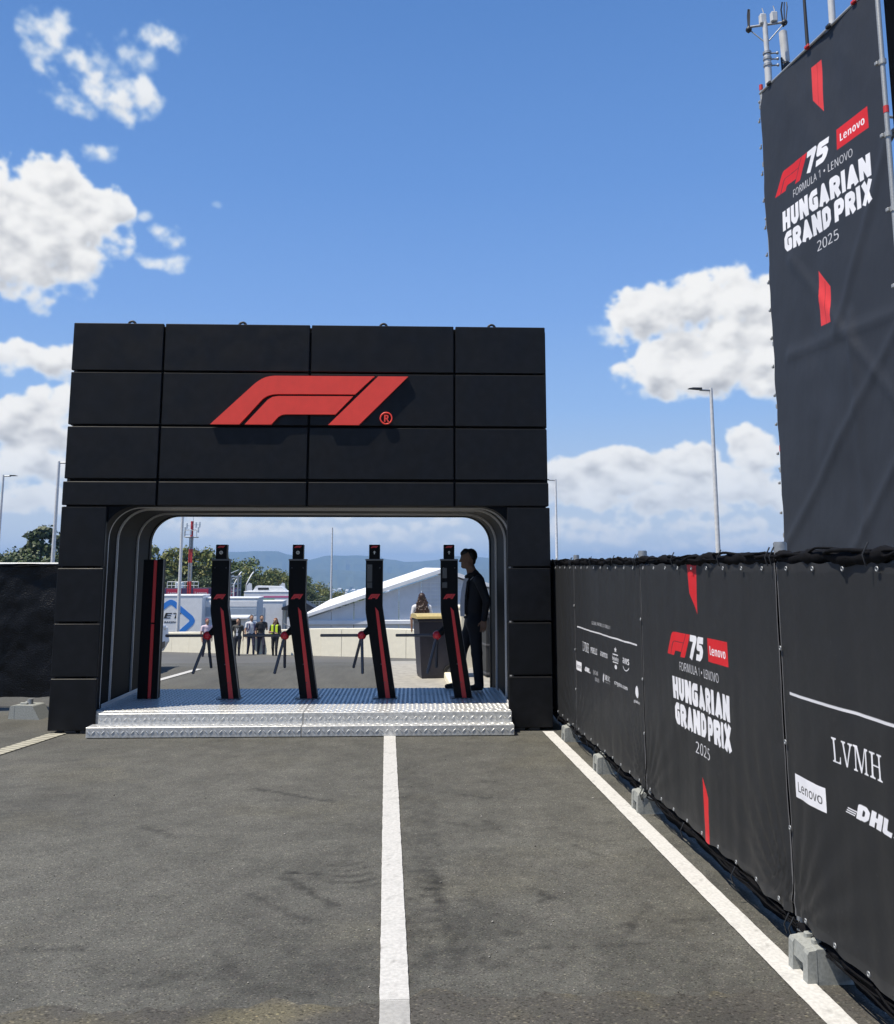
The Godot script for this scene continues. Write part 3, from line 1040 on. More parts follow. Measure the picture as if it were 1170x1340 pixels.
func build_gate() -> void:
	var g := thing("entrance_gate", "wide black panelled entrance gate carrying a big red emblem", "gate", GATE_AT, GATE_TURN)
	var s := Shape.new()
	s.box(Vector3(-2.69, 1.36, -1.16), Vector3(0.28, 2.64, 2.22))
	s.box(Vector3(2.595, 1.36, -1.16), Vector3(0.40, 2.64, 2.22))
	s.box(Vector3(-0.015, 3.67, -1.16), Vector3(5.62, 2.04, 2.22), 0.02)
	part(g, "body_frame", s, M["black frame"])
	# front surround with rounded corners
	var ring := arch(0.0, 0.05)
	ring.append_array(PackedVector2Array([Vector2(2.46, 0.05), Vector2(2.46, 2.70), Vector2(-2.46, 2.70), Vector2(-2.46, 0.05)]))
	s = Shape.new()
	s.prism(ring, -0.25, -0.035)
	part(g, "opening_surround", s, M["black frame"])
	var askew := Transform3D(Basis(Vector3.RIGHT, Vector3.UP, Vector3(0.036, 0, 1)), Vector3.ZERO)
	s = Shape.new()
	s.xf = askew
	s.prism(arch_band(0.012, 0.05, 0.05), -2.24, -0.252)
	part(g, "tunnel_lining", s, M["tunnel lining"])
	for z in [-0.255, -0.66, -1.58]:
		s = Shape.new()
		s.xf = askew
		s.prism(arch_band(-0.012, 0.014, 0.24), z - 0.016, z)
		part(g, "lining_trim", s, M["alu trim"])
	s = Shape.new()
	s.xf = askew
	s.prism(arch_band(0.0, 0.07, 0.10), -2.34, -2.235)
	part(g, "rear_surround", s, M["black frame"])
	# cladding panels, each proud of the frame with open joints
	var cols := [-2.85, -1.775, -0.03, 1.706, 2.81]
	var rows := [[2.562, 2.838], [2.872, 3.488], [3.513, 4.142], [4.165, 4.742]]
	for j in 4:
		for i in 4:
			var a: float = cols[i] + (0.0 if i == 0 else 0.011) - (0.012 if i == 0 and j == 0 else 0.0)
			var b: float = cols[i + 1] - (0.0 if i == 3 else 0.011) + (0.012 if i == 3 and j == 0 else 0.0)
			s = Shape.new()
			var lift := rng.randf_range(-0.003, 0.003)
			s.box(Vector3((a + b) / 2, (rows[j][0] + rows[j][1]) / 2, -0.0125 + lift), Vector3(b - a, rows[j][1] - rows[j][0], 0.05), 0.007)
			part(g, "panel", s, M[["black panel", "black panel b", "black panel c"][rng.randi() % 3]])
	for side in [[-2.862, -2.345], [2.325, 2.832]]:
		for row in [[0.035, 0.602], [0.622, 1.212], [1.232, 1.836], [1.856, 2.545]]:
			s = Shape.new()
			s.box(Vector3((side[0] + side[1]) / 2, (row[0] + row[1]) / 2, -0.0145 + rng.randf_range(-0.003, 0.003)), Vector3(side[1] - side[0], row[1] - row[0], 0.05), 0.007)
			part(g, "panel", s, M[["black panel", "black panel b", "black panel c"][rng.randi() % 3]])
	# side cladding
	for x in [-2.843, 2.813]:
		for row in [[0.05, 1.21], [1.235, 2.545], [2.565, 3.49], [3.515, 4.71]]:
			s = Shape.new()
			s.box(Vector3(x, (row[0] + row[1]) / 2, -1.17), Vector3(0.03, row[1] - row[0], 2.16), 0.005)
			part(g, "side_panel", s, M["black panel"])
	s = Shape.new()
	s.box(Vector3(-0.015, 4.70, -0.9), Vector3(5.6, 0.05, 1.7), 0.01)
	part(g, "roof_edge", s, M["black frame"])
	for x in [-2.21, -0.877, 0.84, 2.17]:
		s = Shape.new()
		var path := []
		for i in 11:
			var a := PI * i / 10
			path.append(Vector3(cos(a) * 0.042, 0.02 + sin(a) * 0.042, 0))
		s.tube(path, 0.015, 8)
		s.box(Vector3(0, 0.008, 0), Vector3(0.15, 0.016, 0.08), 0.004)
		piece(g, "lifting_eye", s.mesh(), M["dark steel"], Vector3(x, 4.742, -0.13))
	for x in [-2.62, -2.45, 2.45, 2.62]:
		s = Shape.new()
		s.box(Vector3(x, 0.02, -0.09), Vector3(0.13, 0.04, 0.14), 0.006)
		part(g, "foot_plate", s, M["dark steel"])
	# emblem
	var em := Node3D.new()
	em.name = "emblem"
	em.position = Vector3(0, 3.817, 0)
	g.add_child(em)
	for p in emblem_shapes():
		s = Shape.new()
		s.prism(p, 0.018, 0.058)
		part(em, "emblem_stroke", s, M["logo red"])
	for q in [Vector2(-0.8, -0.1), Vector2(-0.2, 0.15), Vector2(0.35, 0.16), Vector2(0.7, 0.0), Vector2(-0.1, -0.08)]:
		s = Shape.new()
		s.tube([Vector3(q.x, q.y, 0.0), Vector3(q.x, q.y, 0.019)], 0.015, 8)
		part(em, "stand_off", s, M["dark steel"])
	s = Shape.new()
	var circle := []
	for i in 29:
		circle.append(Vector3(cos(TAU * i / 28) * 0.068, sin(TAU * i / 28) * 0.068, 0))
	s.tube(circle, 0.010, 6, false)
	piece(em, "registered_ring", s.mesh(), M["logo red"], Vector3(0.890, -0.218, 0.045))
	var tm := TextMesh.new()
	var f := SystemFont.new()
	f.font_names = PackedStringArray(["Droid Sans"])
	f.font_weight = 700
	tm.font = f
	tm.text = "R"
	tm.font_size = 32
	tm.pixel_size = 0.0036
	tm.depth = 0.02
	piece(em, "registered_letter", tm, M["logo red"], Vector3(0.890, -0.220, 0.045))


# ------------------------------------------------------------------ chequer-plate platform
func tread_bars(s: Shape, at: Vector3, U: Vector3, V: Vector3, w: float, h: float) -> void:
	var N := U.cross(V)
	var pitch := 0.053
	var nu := int(w / pitch)
	var nv := maxi(1, int(h / pitch))
	for j in nv:
		for i in nu:
			var c := at + U * ((i + 0.5) * w / nu) + V * ((j + 0.5) * h / nv)
			var d := (U + V * (1.0 if (i + j) % 2 else -1.0)).normalized()
			var e := N.cross(d)
			var a := c - d * 0.027
			var b := c + d * 0.027
			var l := c + e * 0.0095
			var r := c - e * 0.0095
			var t0 := c - d * 0.015 + N * 0.006
			var t1 := c + d * 0.015 + N * 0.006
			s.tri(a, r, t0)
			s.tri(r, t1, t0)
			s.tri(r, b, t1)
			s.tri(b, l, t1)
			s.tri(l, t0, t1)
			s.tri(l, a, t0)

func build_platform() -> void:
	var g := thing("entry_platform", "silver chequer plate platform with a step under the black gate", "platform", GATE_AT, GATE_TURN)
	for side in [[-2.335, -0.003], [0.003, 2.352]]:
		var w: float = side[1] - side[0]
		var s := Shape.new()
		s.box(Vector3((side[0] + side[1]) / 2, 0.0635, 0.20), Vector3(w, 0.113, 0.20), 0.004)
		var step := part(g, "step", s, M["alu"])
		s = Shape.new()
		tread_bars(s, Vector3(side[0], 0.012, 0.3), Vector3.RIGHT, Vector3.UP, w, 0.104)
		tread_bars(s, Vector3(side[0], 0.12, 0.296), Vector3.RIGHT, Vector3.FORWARD, w, 0.15)
		part(step, "tread_pattern", s, M["alu"]).set_meta("kind", "stuff")
		var a: float = side[0] + (0.075 if side[0] < -1 else 0.0)
		var b: float = side[1] - (0.01 if side[1] > 1 else 0.0)
		w = b - a
		s = Shape.new()
		s.box(Vector3((a + b) / 2, 0.12, 0.06), Vector3(w, 0.24, 0.17), 0.004)
		var lip := part(g, "front_riser", s, M["alu"])
		s = Shape.new()
		tread_bars(s, Vector3(a, 0.125, 0.145), Vector3.RIGHT, Vector3.UP, w, 0.105)
		tread_bars(s, Vector3(a, 0.24, 0.14), Vector3.RIGHT, Vector3.FORWARD, w, 0.14)
		part(lip, "tread_pattern", s, M["alu"]).set_meta("kind", "stuff")
		for z in [[-0.03, -0.62], [-0.624, -1.23], [-1.234, -1.86]]:
			s = Shape.new()
			var x0: float = (-2.372 if z[0] > -0.1 else -2.42) if side[0] < -1 else 0.003
			var x1: float = -0.003 if side[0] < -1 else 2.372
			s.box(Vector3((x0 + x1) / 2, 0.13, (z[0] + z[1]) / 2), Vector3(x1 - x0, 0.22, z[0] - z[1]), 0.003)
			var deck := part(g, "deck_plate", s, M["alu"])
			s = Shape.new()
			tread_bars(s, Vector3(x0, 0.24, z[0]), Vector3.RIGHT, Vector3.FORWARD, x1 - x0, z[0] - z[1])
			part(deck, "tread_pattern", s, M["alu"]).set_meta("kind", "stuff")
	for x in [-2.365, 2.355]:
		var sk := Shape.new()
		sk.box(Vector3(x, 0.262, -1.05), Vector3(0.012, 0.045, 1.6), 0.002)
		part(g, "skirting", sk, M["alu trim"])


# ------------------------------------------------------------------ turnstiles
func build_turnstiles() -> void:
	var spots := [[-1.018, -0.88, "with a ring symbol on its head, beside the plain striped pylon", 0, 0.0], [-0.056, -0.87, "with a ring symbol on its head, second from the striped pylon", 0, 0.5], [0.907, -0.855, "with an arrow on its head and a tall pale screen", 1, 1.9], [1.85, -0.84, "with an arrow on its head, next to the man in a suit", 2, 0.05]]
	var base := Transform3D(Basis(Vector3.UP, GATE_TURN), GATE_AT)
	for q in spots:
		var at: Vector3 = base * Vector3(q[0], 0.24, q[1])
		var g := thing("turnstile", "black bent turnstile " + q[2], "turnstile", at, GATE_TURN, "turnstiles across the platform")
		var s := Shape.new()
		s.prism(PackedVector2Array([Vector2(-0.104, 0.0), Vector2(0.108, 0.0), Vector2(-0.066, 1.10), Vector2(-0.07, 1.135), Vector2(-0.07, 1.690), Vector2(-0.282, 1.690), Vector2(-0.279, 1.08), Vector2(-0.275, 1.04)]), -0.13, 0.0)
		part(g, "pillar", s, M["kiosk black"])
		s = Shape.new()
		s.prism(PackedVector2Array([Vector2(0.1085, 0.0), Vector2(0.1135, 0.0), Vector2(-0.0605, 1.10), Vector2(-0.0645, 1.135), Vector2(-0.0645, 1.690), Vector2(-0.0695, 1.690), Vector2(-0.0695, 1.135), Vector2(-0.0655, 1.10)]), -0.028, -0.004)
		part(g, "edge_trim", s, M["kiosk edge"])
		s = Shape.new()
		s.box(Vector3(-0.176, 1.7, -0.065), Vector3(0.226, 0.02, 0.14), 0.004)
		part(g, "cap_plate", s, M["kiosk edge"])
		s = Shape.new()
		s.box(Vector3(-0.176, 1.80, -0.07), Vector3(0.136, 0.18, 0.12), 0.005)
		var head := part(g, "reader_head", s, M["kiosk black"])
		s = Shape.new()
		s.xf = Transform3D(Basis().scaled(Vector3(0.042, 0.042, 1)), Vector3(-0.176, 1.862, -0.0095))
		for p in emblem_shapes():
			s.prism(p, 0.0, 0.002)
		part(head, "emblem", s, M["stripe red"])
		s = Shape.new()
		if q[3] == 0:
			var ringp := []
			for i in 19:
				ringp.append(Vector3(-0.176 + cos(TAU * i / 18) * 0.017, 1.79 + sin(TAU * i / 18) * 0.017, -0.008))
			s.tube(ringp, 0.0065, 6, false)
			s.tube([Vector3(-0.190, 1.776, -0.008), Vector3(-0.162, 1.804, -0.008)], 0.004, 6)
		else:
			s.prism(PackedVector2Array([Vector2(-0.176, 1.812), Vector2(-0.196, 1.792), Vector2(-0.182, 1.794), Vector2(-0.182, 1.77), Vector2(-0.170, 1.77), Vector2(-0.170, 1.794), Vector2(-0.156, 1.792)]), -0.0095, -0.0075)
		part(head, "symbol", s, M["icon white"])
		s = Shape.new()
		s.prism(PackedVector2Array([Vector2(-0.158, 1.115), Vector2(-0.118, 1.065), Vector2(0.040, 0.012), Vector2(-0.015, 0.012)]), 0.0, 0.004)
		part(g, "red_stripe", s, M["stripe red"])
		s = Shape.new()
		s.xf = Transform3D(Basis().scaled(Vector3(0.066, 0.105, 1)), Vector3(-0.172, 1.245, 0.0))
		for p in emblem_shapes():
			s.prism(p, 0.0, 0.003)
		part(g, "emblem", s, M["stripe red"])
		if q[3] > 0:
			s = Shape.new()
			s.box(Vector3(-0.232, 1.535, 0.001), Vector3(0.066 if q[3] == 1 else 0.058, 0.215 if q[3] == 1 else 0.13, 0.008), 0.002)
			part(g, "screen", s, M["screen glass"])
			s = Shape.new()
			s.box(Vector3(-0.232, 1.385, 0.001), Vector3(0.066, 0.07, 0.008), 0.002)
			part(g, "card_reader", s, M["screen glass"])
		for v in [Vector2(-0.075, 0.42), Vector2(-0.245, 1.60), Vector2(-0.105, 1.60), Vector2(-0.03, 0.20)]:
			s = Shape.new()
			s.tube([Vector3(v.x, v.y, -0.002), Vector3(v.x, v.y, 0.004), Vector3(v.x, v.y, 0.006)], [0.008, 0.008, 0.005], 8)
			part(g, "bolt", s, M["arm steel"])
		# tripod
		s = Shape.new()
		s.tube([Vector3(-0.20, 0.86, -0.08), Vector3(-0.27, 0.80, -0.09), Vector3(-0.31, 0.775, -0.10)], [0.05, 0.042, 0.032], 10)
		part(g, "arm_bracket", s, M["kiosk black"])
		s = Shape.new()
		s.ball(Vector3(-0.325, 0.762, -0.10), Vector3(0.056, 0.056, 0.056), 18, 12)
		var hub := part(g, "hub", s, M["hub red"])
		var turn: float = q[4]
		var reach := [Vector3(-0.52, 0.0, 0.0), Vector3(-0.125, -0.445, 0.17).rotated(Vector3.UP, turn * 0.4), Vector3(0.005, -0.42, -0.26).rotated(Vector3.UP, turn * 0.25)]
		for v in reach:
			s = Shape.new()
			var o := Vector3(-0.325, 0.762, -0.10)
			s.tube([o + v * 0.09, o + v * 0.985, o + v], [0.0185, 0.0185, 0.012], 10)
			part(g, "arm", s, M["arm steel"])
		s = Shape.new()
		s.box(Vector3(-0.02, 0.006, -0.07), Vector3(0.29, 0.012, 0.17), 0.003)
		part(g, "floor_plate", s, M["arm steel"])
	# the plain pylon at the end of the row
	var at: Vector3 = base * Vector3(-2.045, 0.24, -0.95)
	var g := thing("pylon", "straight black pylon with one red stripe split in two", "pylon", at, GATE_TURN)
	var s := Shape.new()
	s.box(Vector3(-0.062, 0.853, -0.065), Vector3(0.126, 1.70, 0.13), 0.004)
	s.box(Vector3(0.082, 0.853, -0.065), Vector3(0.076, 1.70, 0.13), 0.004)
	s.box(Vector3(0.02, 0.853, -0.075), Vector3(0.06, 1.69, 0.10))
	part(g, "pillar", s, M["kiosk black"])
	for row in [[0.01, 0.905], [0.925, 1.695]]:
		s = Shape.new()
		s.box(Vector3(0.022, (row[0] + row[1]) / 2, -0.012), Vector3(0.040, row[1] - row[0], 0.02), 0.003)
		part(g, "red_stripe", s, M["stripe red"])
	s = Shape.new()
	s.box(Vector3(0.1215, 0.853, -0.016), Vector3(0.004, 1.70, 0.024))
	part(g, "edge_trim", s, M["kiosk edge"])


# ------------------------------------------------------------------ printed banners
const INK_DARK := Color(0.168, 0.170, 0.177)
const INK_WHITE := Color(0.93, 0.93, 0.95)
const INK_RED := Color(0.83, 0.15, 0.18)

func heavy_letters() -> Dictionary:
	return {
		"H": [7.6, [[1.7, 0], [1.7, 10]], [[5.9, 0], [5.9, 10]], [[1.7, 5], [5.9, 5]]],
		"U": [7.6, [[1.7, 10], [1.7, 3.2], [3.2, 1.6], [4.4, 1.6], [5.9, 3.2], [5.9, 10]]],
		"N": [8.2, [[1.7, 0], [1.7, 10]], [[6.5, 0], [6.5, 10]], [[1.9, 9.0], [6.3, 1.0]]],
		"G": [7.6, [[7.2, 8.4], [3.2, 8.4], [1.7, 6.8], [1.7, 3.2], [3.2, 1.6], [5.9, 1.6], [5.9, 4.8], [4.0, 4.8]]],
		"A": [8.6, [[1.5, 0], [4.3, 8.6], [7.1, 0]], [[2.6, 2.6], [6.0, 2.6]]],
		"R": [7.8, [[1.7, 0], [1.7, 8.4], [5.0, 8.4], [6.1, 7.4], [6.1, 5.6], [5.0, 4.4], [1.7, 4.4]], [[4.2, 4.4], [6.4, 0]]],
		"I": [3.6, [[1.8, 0], [1.8, 10]]],
		"D": [7.8, [[1.7, 0], [1.7, 8.4], [4.6, 8.4], [6.1, 6.8], [6.1, 3.2], [4.6, 1.6], [1.7, 1.6]]],
		"P": [7.6, [[1.7, 0], [1.7, 8.4], [5.0, 8.4], [6.0, 7.2], [6.0, 5.2], [5.0, 4.0], [1.7, 4.0]]],
		"L": [6.6, [[1.7, 10], [1.7, 1.5], [6.4, 1.5]]],
		"X": [8.0, [[1.4, 0], [6.6, 10]], [[1.4, 10], [6.6, 0]]],
		"7": [6.4, [[0.3, 8.6], [5.2, 8.6], [2.3, 0]]],
		"5": [6.8, [[6.4, 8.6], [1.7, 8.6], [1.4, 5.4], [4.6, 5.4], [5.4, 4.2], [5.0, 2.4], [4.2, 1.4], [0.3, 1.4]]],
		" ": [1.6],
	}

func heavy_words(ink: Ink, what: String, x: float, y: float, w: float, h: float, col: Color, thick := 2.95, slant := 0.0) -> void:
	var set_ := heavy_letters()
	var total := 0.0
	for ch in what:
		total += set_[ch][0] + 0.35
	var sx := w / (total - 0.35)
	var sy := h / 10.0
	var at := x
	for ch in what:
		var letter: Array = set_[ch]
		var m := Transform2D(Vector2(sx, 0), Vector2(slant * sy, sy), Vector2(at, y))
		for i in range(1, letter.size()):
			var pts := []
			for p in letter[i]:
				pts.append(Vector2(p[0], p[1]))
			ink.stroke(pts, thick, col, m)
		at += (letter[0] + 0.35) * sx

func event_print(ink: Ink, x: float, y: float, k: float) -> void:   # the event's mark; x, y is its lower corner and k its size
	for p in emblem_shapes():
		var q := PackedVector2Array()
		for v in p:
			q.append(Vector2(x + k * (0.205 + v.x * 0.185), y + k * (0.655 + v.y * 0.262)))
		for grown in Geometry2D.offset_polygon(q, 0.0016 * k):
			ink.poly(grown, INK_RED)
	heavy_words(ink, "75", x + k * 0.378, y + k * 0.578, k * 0.262, k * 0.155, INK_WHITE, 2.7, 0.25)
	ink.rect(x + k * 0.75, y + k * 0.595, k * 0.325, k * 0.142, INK_RED)
	ink.text("Lenovo", x + k * 0.785, y + k * 0.637, k * 0.255, k * 0.055, INK_WHITE)
	ink.text("FORMULA 1 • LENOVO", x + k * 0.215, y + k * 0.484, k * 0.69, k * 0.056, Color(0.82, 0.82, 0.84), "Droid Sans", 400)
	heavy_words(ink, "HUNGARIAN", x + k * 0.062, y + k * 0.285, k * 1.01, k * 0.148, INK_WHITE)
	heavy_words(ink, "GRAND PRIX", x + k * 0.075, y + k * 0.118, k * 1.0, k * 0.148, INK_WHITE)
	ink.text("2025", x + k * 0.455, y, k * 0.26, k * 0.072, Color(0.82, 0.82, 0.84), "Droid Sans", 400)

func courier_mark(ink: Ink, x: float, y: float, w: float, h: float) -> void:
	heavy_words(ink, "DHL", x + w * 0.17, y, w * 0.66, h, INK_WHITE, 3.1, 0.45)
	for i in 3:
		ink.rect(x + 0.02 * w * i, y + h * (0.06 + 0.15 * i), w * 0.16, h * 0.08, INK_WHITE)
		ink.rect(x + w * (0.86 + 0.02 * i), y + h * (0.06 + 0.15 * i), w * 0.12, h * 0.08, INK_WHITE)

func partner_print(ink: Ink, line0: float, line1: float, marks: Array, heading := 0.32) -> void:
	var grey := Color(0.86, 0.86, 0.88)
	ink.text("GLOBAL PARTNERS OF FORMULA 1", line0 + (line1 - line0) * heading, 1.115, (line1 - line0) * 0.32, 0.032, grey, "Droid Sans", 400)
	ink.rect(line0, 1.043, line1 - line0, 0.013, grey)
	for m in marks:   # kind, x, y, width, height above the hem
		match m[0]:
			"box":
				ink.rect(m[1], m[2], m[3], m[4], INK_WHITE)
				ink.text("Lenovo", m[1] + m[3] * 0.1, m[2] + m[4] * 0.28, m[3] * 0.8, m[4] * 0.42, INK_DARK, "Droid Sans", 400)
			"courier":
				courier_mark(ink, m[1], m[2], m[3], m[4])
			"serif":
				ink.text(m[5], m[1], m[2], m[3], m[4], INK_WHITE, "Droid Serif", 400)
			"plain":
				ink.text(m[5], m[1], m[2], m[3], m[4], grey, "Droid Sans", 700)
			"star":
				var c := Vector2(m[1] + m[3] / 2, m[2] + m[4] * 0.86)
				var p := PackedVector2Array()
				for i in 10:
					p.append(c + Vector2(sin(TAU * i / 10), cos(TAU * i / 10)) * (m[4] * 0.14 if i % 2 == 0 else m[4] * 0.06) * Vector2(1.4, 1.0))
				ink.poly(p, grey)
				ink.text("Heineken", m[1], m[2] + m[4] * 0.36, m[3], m[4] * 0.22, grey)
				ink.rect(m[1] + m[3] * 0.1, m[2] + m[4] * 0.62, m[3] * 0.8, m[4] * 0.05, grey)
				ink.rect(m[1] + m[3] * 0.1, m[2] + m[4] * 0.27, m[3] * 0.8, m[4] * 0.05, grey)
				ink.disc(Vector2(c.x, m[2] + m[4] * 0.10), Vector2(m[3] * 0.16, m[4] * 0.1), grey)
			"smile":
				ink.text("aws", m[1], m[2] + m[4] * 0.45, m[3], m[4] * 0.42, grey)
				var pts := []
				for i in 9:
					var a := lerpf(PI * 1.12, PI * 1.88, i / 8.0)
					pts.append(Vector2(m[1] + m[3] * (0.5 + 0.5 * cos(a)), m[2] + m[4] * (0.42 + 0.42 * sin(a))))
				ink.stroke(pts, m[4] * 0.08, grey, Transform2D())
			"sail":
				ink.poly(PackedVector2Array([Vector2(m[1], m[2] + m[4] * 0.1), Vector2(m[1] + m[3] * 0.09, m[2] - m[4] * 0.2), Vector2(m[1] + m[3] * 0.12, m[2] + m[4] * 1.2), Vector2(m[1] + m[3] * 0.03, m[2] + m[4] * 0.8)]), grey)
				ink.text("MSC", m[1] + m[3] * 0.2, m[2] + m[4] * 0.3, m[3] * 0.75, m[4] * 0.7, grey, "Droid Serif", 700)
				ink.text("CRUISES", m[1] + m[3] * 0.28, m[2] - m[4] * 0.05, m[3] * 0.66, m[4] * 0.14, grey, "Droid Sans", 400)
			"leaf":
				ink.disc(Vector2(m[1] + m[3] * 0.5, m[2] + m[4] * 0.68), Vector2(m[3] * 0.28, m[4] * 0.34), INK_WHITE)
				ink.text("globant", m[1], m[2], m[3], m[4] * 0.22, grey)
			"two":
				ink.text("QATAR", m[1], m[2] + m[4] * 0.5, m[3] * 0.8, m[4] * 0.5, grey, "Droid Serif", 400)
				ink.text("AIRWAYS", m[1] + m[3] * 0.25, m[2], m[3] * 0.75, m[4] * 0.36, grey, "Droid Serif", 400)

func cloth(ink: Ink, called: String) -> StandardMaterial3D:
	var m := mat(called, Color.WHITE, 0.47)
	for x in [0.0, ink.im.get_width() / ink.k - 0.007]:   # the welded edge of the cloth
		ink.rect(x, 0.0, 0.007, ink.high, Color(0.40, 0.40, 0.41))
	if ink.high < 2.0:   # folded hems
		for y in [0.0, ink.high - 0.045]:
			for x in range(0, ink.im.get_width(), 1):
				for j in int(0.045 * ink.k):
					var row := int((ink.high - y) * ink.k) - 1 - j
					if row >= 0 and row < ink.im.get_height():
						var c := ink.im.get_pixel(x, row)
						ink.im.set_pixel(x, row, Color(c.r + 0.03, c.g + 0.03, c.b + 0.03))
	m.albedo_texture = ink.done()
	m.normal_enabled = true
	m.normal_texture = noise_map(33, 0.007, 0, 1, 512, 6.0)
	m.normal_scale = 0.22
	m.metallic_specular = 0.4
	return m

# smudges and scuffs on the print
func soil(ink: Ink, seed_: int, spots: int) -> void:
	var r := RandomNumberGenerator.new()
	r.seed = seed_
	var w := ink.im.get_width()
	var h := ink.im.get_height()
	for i in spots:
		var x := r.randf() * w
		var y := r.randf() * h
		var l := r.randf_range(3.0, 22.0)
		var a := r.randf_range(-0.5, 2.2)
		var lift := r.randf_range(0.01, 0.035)
		for j in int(l * 2):
			var px := int(x + cos(a) * j * 0.5 + r.randfn(0, 1.5))
			var py := int(y + sin(a) * j * 0.5 + r.randfn(0, 1.5))
			if px >= 0 and py >= 0 and px < w - 2 and py < h - 2:
				var c := ink.im.get_pixel(px, py)
				ink.im.fill_rect(Rect2i(px, py, 2, 2), Color(c.r + lift, c.g + lift, c.b + lift * 0.9))


# ------------------------------------------------------------------ the banner fence
func build_fence() -> void:
	var prints := []
	var k := Ink.new(2.47, 1.68, 400.0, INK_DARK)      # 0: nearest, partners
	partner_print(k, 0.075, 2.31, [["serif", 0.472, 0.812, 0.40, 0.105, "LVMH"], ["plain", 1.02, 0.835, 0.28, 0.06, "PIRELLI"], ["plain", 1.38, 0.835, 0.30, 0.05, "aramco"], ["star", 1.76, 0.76, 0.2, 0.2], ["smile", 2.06, 0.79, 0.19, 0.12], ["box", 0.095, 0.572, 0.295, 0.108], ["courier", 0.56, 0.618, 0.435, 0.066], ["two", 1.1, 0.59, 0.24, 0.1], ["sail", 1.44, 0.62, 0.28, 0.08], ["plain", 1.8, 0.63, 0.36, 0.05, "crypto.com"], ["leaf", 2.2, 0.57, 0.18, 0.15]], 0.55)
	soil(k, 4, 150)
	prints.append(cloth(k, "banner print one"))
	k = Ink.new(2.47, 1.68, 400.0, INK_DARK)           # 1: the event
	event_print(k, 0.68, 0.49, 1.0)
	k.poly(PackedVector2Array([Vector2(1.10, 1.68), Vector2(1.275, 1.68), Vector2(1.262, 1.36), Vector2(1.13, 1.49)]), INK_RED)
	k.poly(PackedVector2Array([Vector2(1.225, 0.36), Vector2(1.335, 0.26), Vector2(1.335, 0.0), Vector2(1.25, 0.0)]), INK_RED)
	soil(k, 5, 90)
	prints.append(cloth(k, "banner print two"))
	k = Ink.new(2.47, 1.68, 400.0, INK_DARK)           # 2: far partners
	partner_print(k, 0.10, 2.33, [["serif", 0.345, 0.83, 0.30, 0.09, "LVMH"], ["plain", 0.755, 0.845, 0.22, 0.055, "PIRELLI"], ["plain", 1.10, 0.85, 0.28, 0.045, "aramco"], ["star", 1.56, 0.79, 0.20, 0.19], ["smile", 1.90, 0.815, 0.18, 0.115], ["box", 0.02, 0.61, 0.25, 0.09], ["courier", 0.39, 0.64, 0.32, 0.045], ["two", 0.83, 0.60, 0.21, 0.095], ["sail", 1.20, 0.635, 0.27, 0.065], ["plain", 1.62, 0.65, 0.40, 0.042, "crypto.com"], ["leaf", 2.20, 0.59, 0.17, 0.14]])
	soil(k, 6, 60)
	prints.append(cloth(k, "banner print three"))
	k = Ink.new(3.0, 1.68, 100.0, INK_DARK)
	prints.append(cloth(k, "banner print plain"))
	var sets := [
		[-4.476, -1.99, 0, "dark banner fence panel with large partner logos, closest to the camera"],
		[-6.974, -4.488, 1, "dark banner fence panel with the red and white event lettering"],
		[-9.474, -6.986, 2, "dark banner fence panel with two small rows of partner logos"],
		[-12.55, -9.486, 3, "short plain dark fence panel touching the black gate"]]
	var eye := Shape.new()
	var circle := []
	for i in 13:
		circle.append(Vector3(0, cos(TAU * i / 12) * 0.009, sin(TAU * i / 12) * 0.009))
	eye.tube(circle, 0.0035, 6, false)
	var eyelet := eye.mesh()
	var folds := noise(90, 1.0, 3)
	for q in sets:
		var z0: float = q[0]
		var w: float = q[1] - q[0]
		var g := thing("banner_fence", q[3], "fence", Vector3(1.97, 0, z0), 0.0, "banner fence panels beside the lane")
		var s := Shape.new()
		var off := z0 * 3.0
		s.sheet(Vector3(0, 0.19, 0), Vector3(0, 0, w), Vector3(0, 1.68, 0), int(w * 34), 46, func(u: float, v: float) -> Vector3:
			var inner := sqrt(clampf(minf(u, 1.0 - u) * w / 0.25, 0.0, 1.0)) * 0.8 + 0.2
			var drape := folds.get_noise_2d(u * w * 1.5 + off, v * 0.5) * 0.020 * inner + folds.get_noise_2d(u * w * 7.0 + off, v * 1.2) * 0.0035
			var fan := sin(atan2(u * w + 0.02, v * 1.68 + 0.05) * 26.0) * 0.008 * exp(-Vector2(u * w, v * 1.68).length() * 2.2)
			fan += sin(atan2((1.0 - u) * w + 0.02, v * 1.68 + 0.05) * 26.0) * 0.011 * exp(-Vector2((1.0 - u) * w, v * 1.68).length() * 2.2)
			var hem := sin(u * w / 0.275 * TAU) * 0.004 * (exp(-v * 14.0) + exp(-(1.0 - v) * 14.0))
			return Vector3(drape + fan, hem * 1.6 + (folds.get_noise_2d(u * 3.0 + off, 40.0) * 0.02 if v < 0.01 else 0.0), folds.get_noise_2d(v * 4.0 + off, u * 30.0) * 0.008))
		part(g, "banner", s, prints[q[2]])
		# hem tape along the edges
		var edge_n := int(w / 0.275)
		for i in edge_n:
			for y in [1.842, 0.222]:
				piece(g, "eyelet", eyelet, M["zinc"], Vector3(-0.012, y, (i + 0.5) * w / edge_n))
		for y in [1.0, 1.45, 0.6]:
			piece(g, "eyelet", eyelet, M["zinc"], Vector3(-0.010, y, 0.018))
		# sleeve on the post where panels meet
		s = Shape.new()
		var r: float = [0.034, 0.034, 0.030, 0.024][q[2]]
		s.xf.origin = Vector3(0.03, 1.935, -0.008)
		s.tube([Vector3(0, -0.05, 0), Vector3(0, 0.0, 0), Vector3(0, 0.035, 0), Vector3(0, 0.042, 0)], [r * 0.8, r, r, r * 0.8], 14)
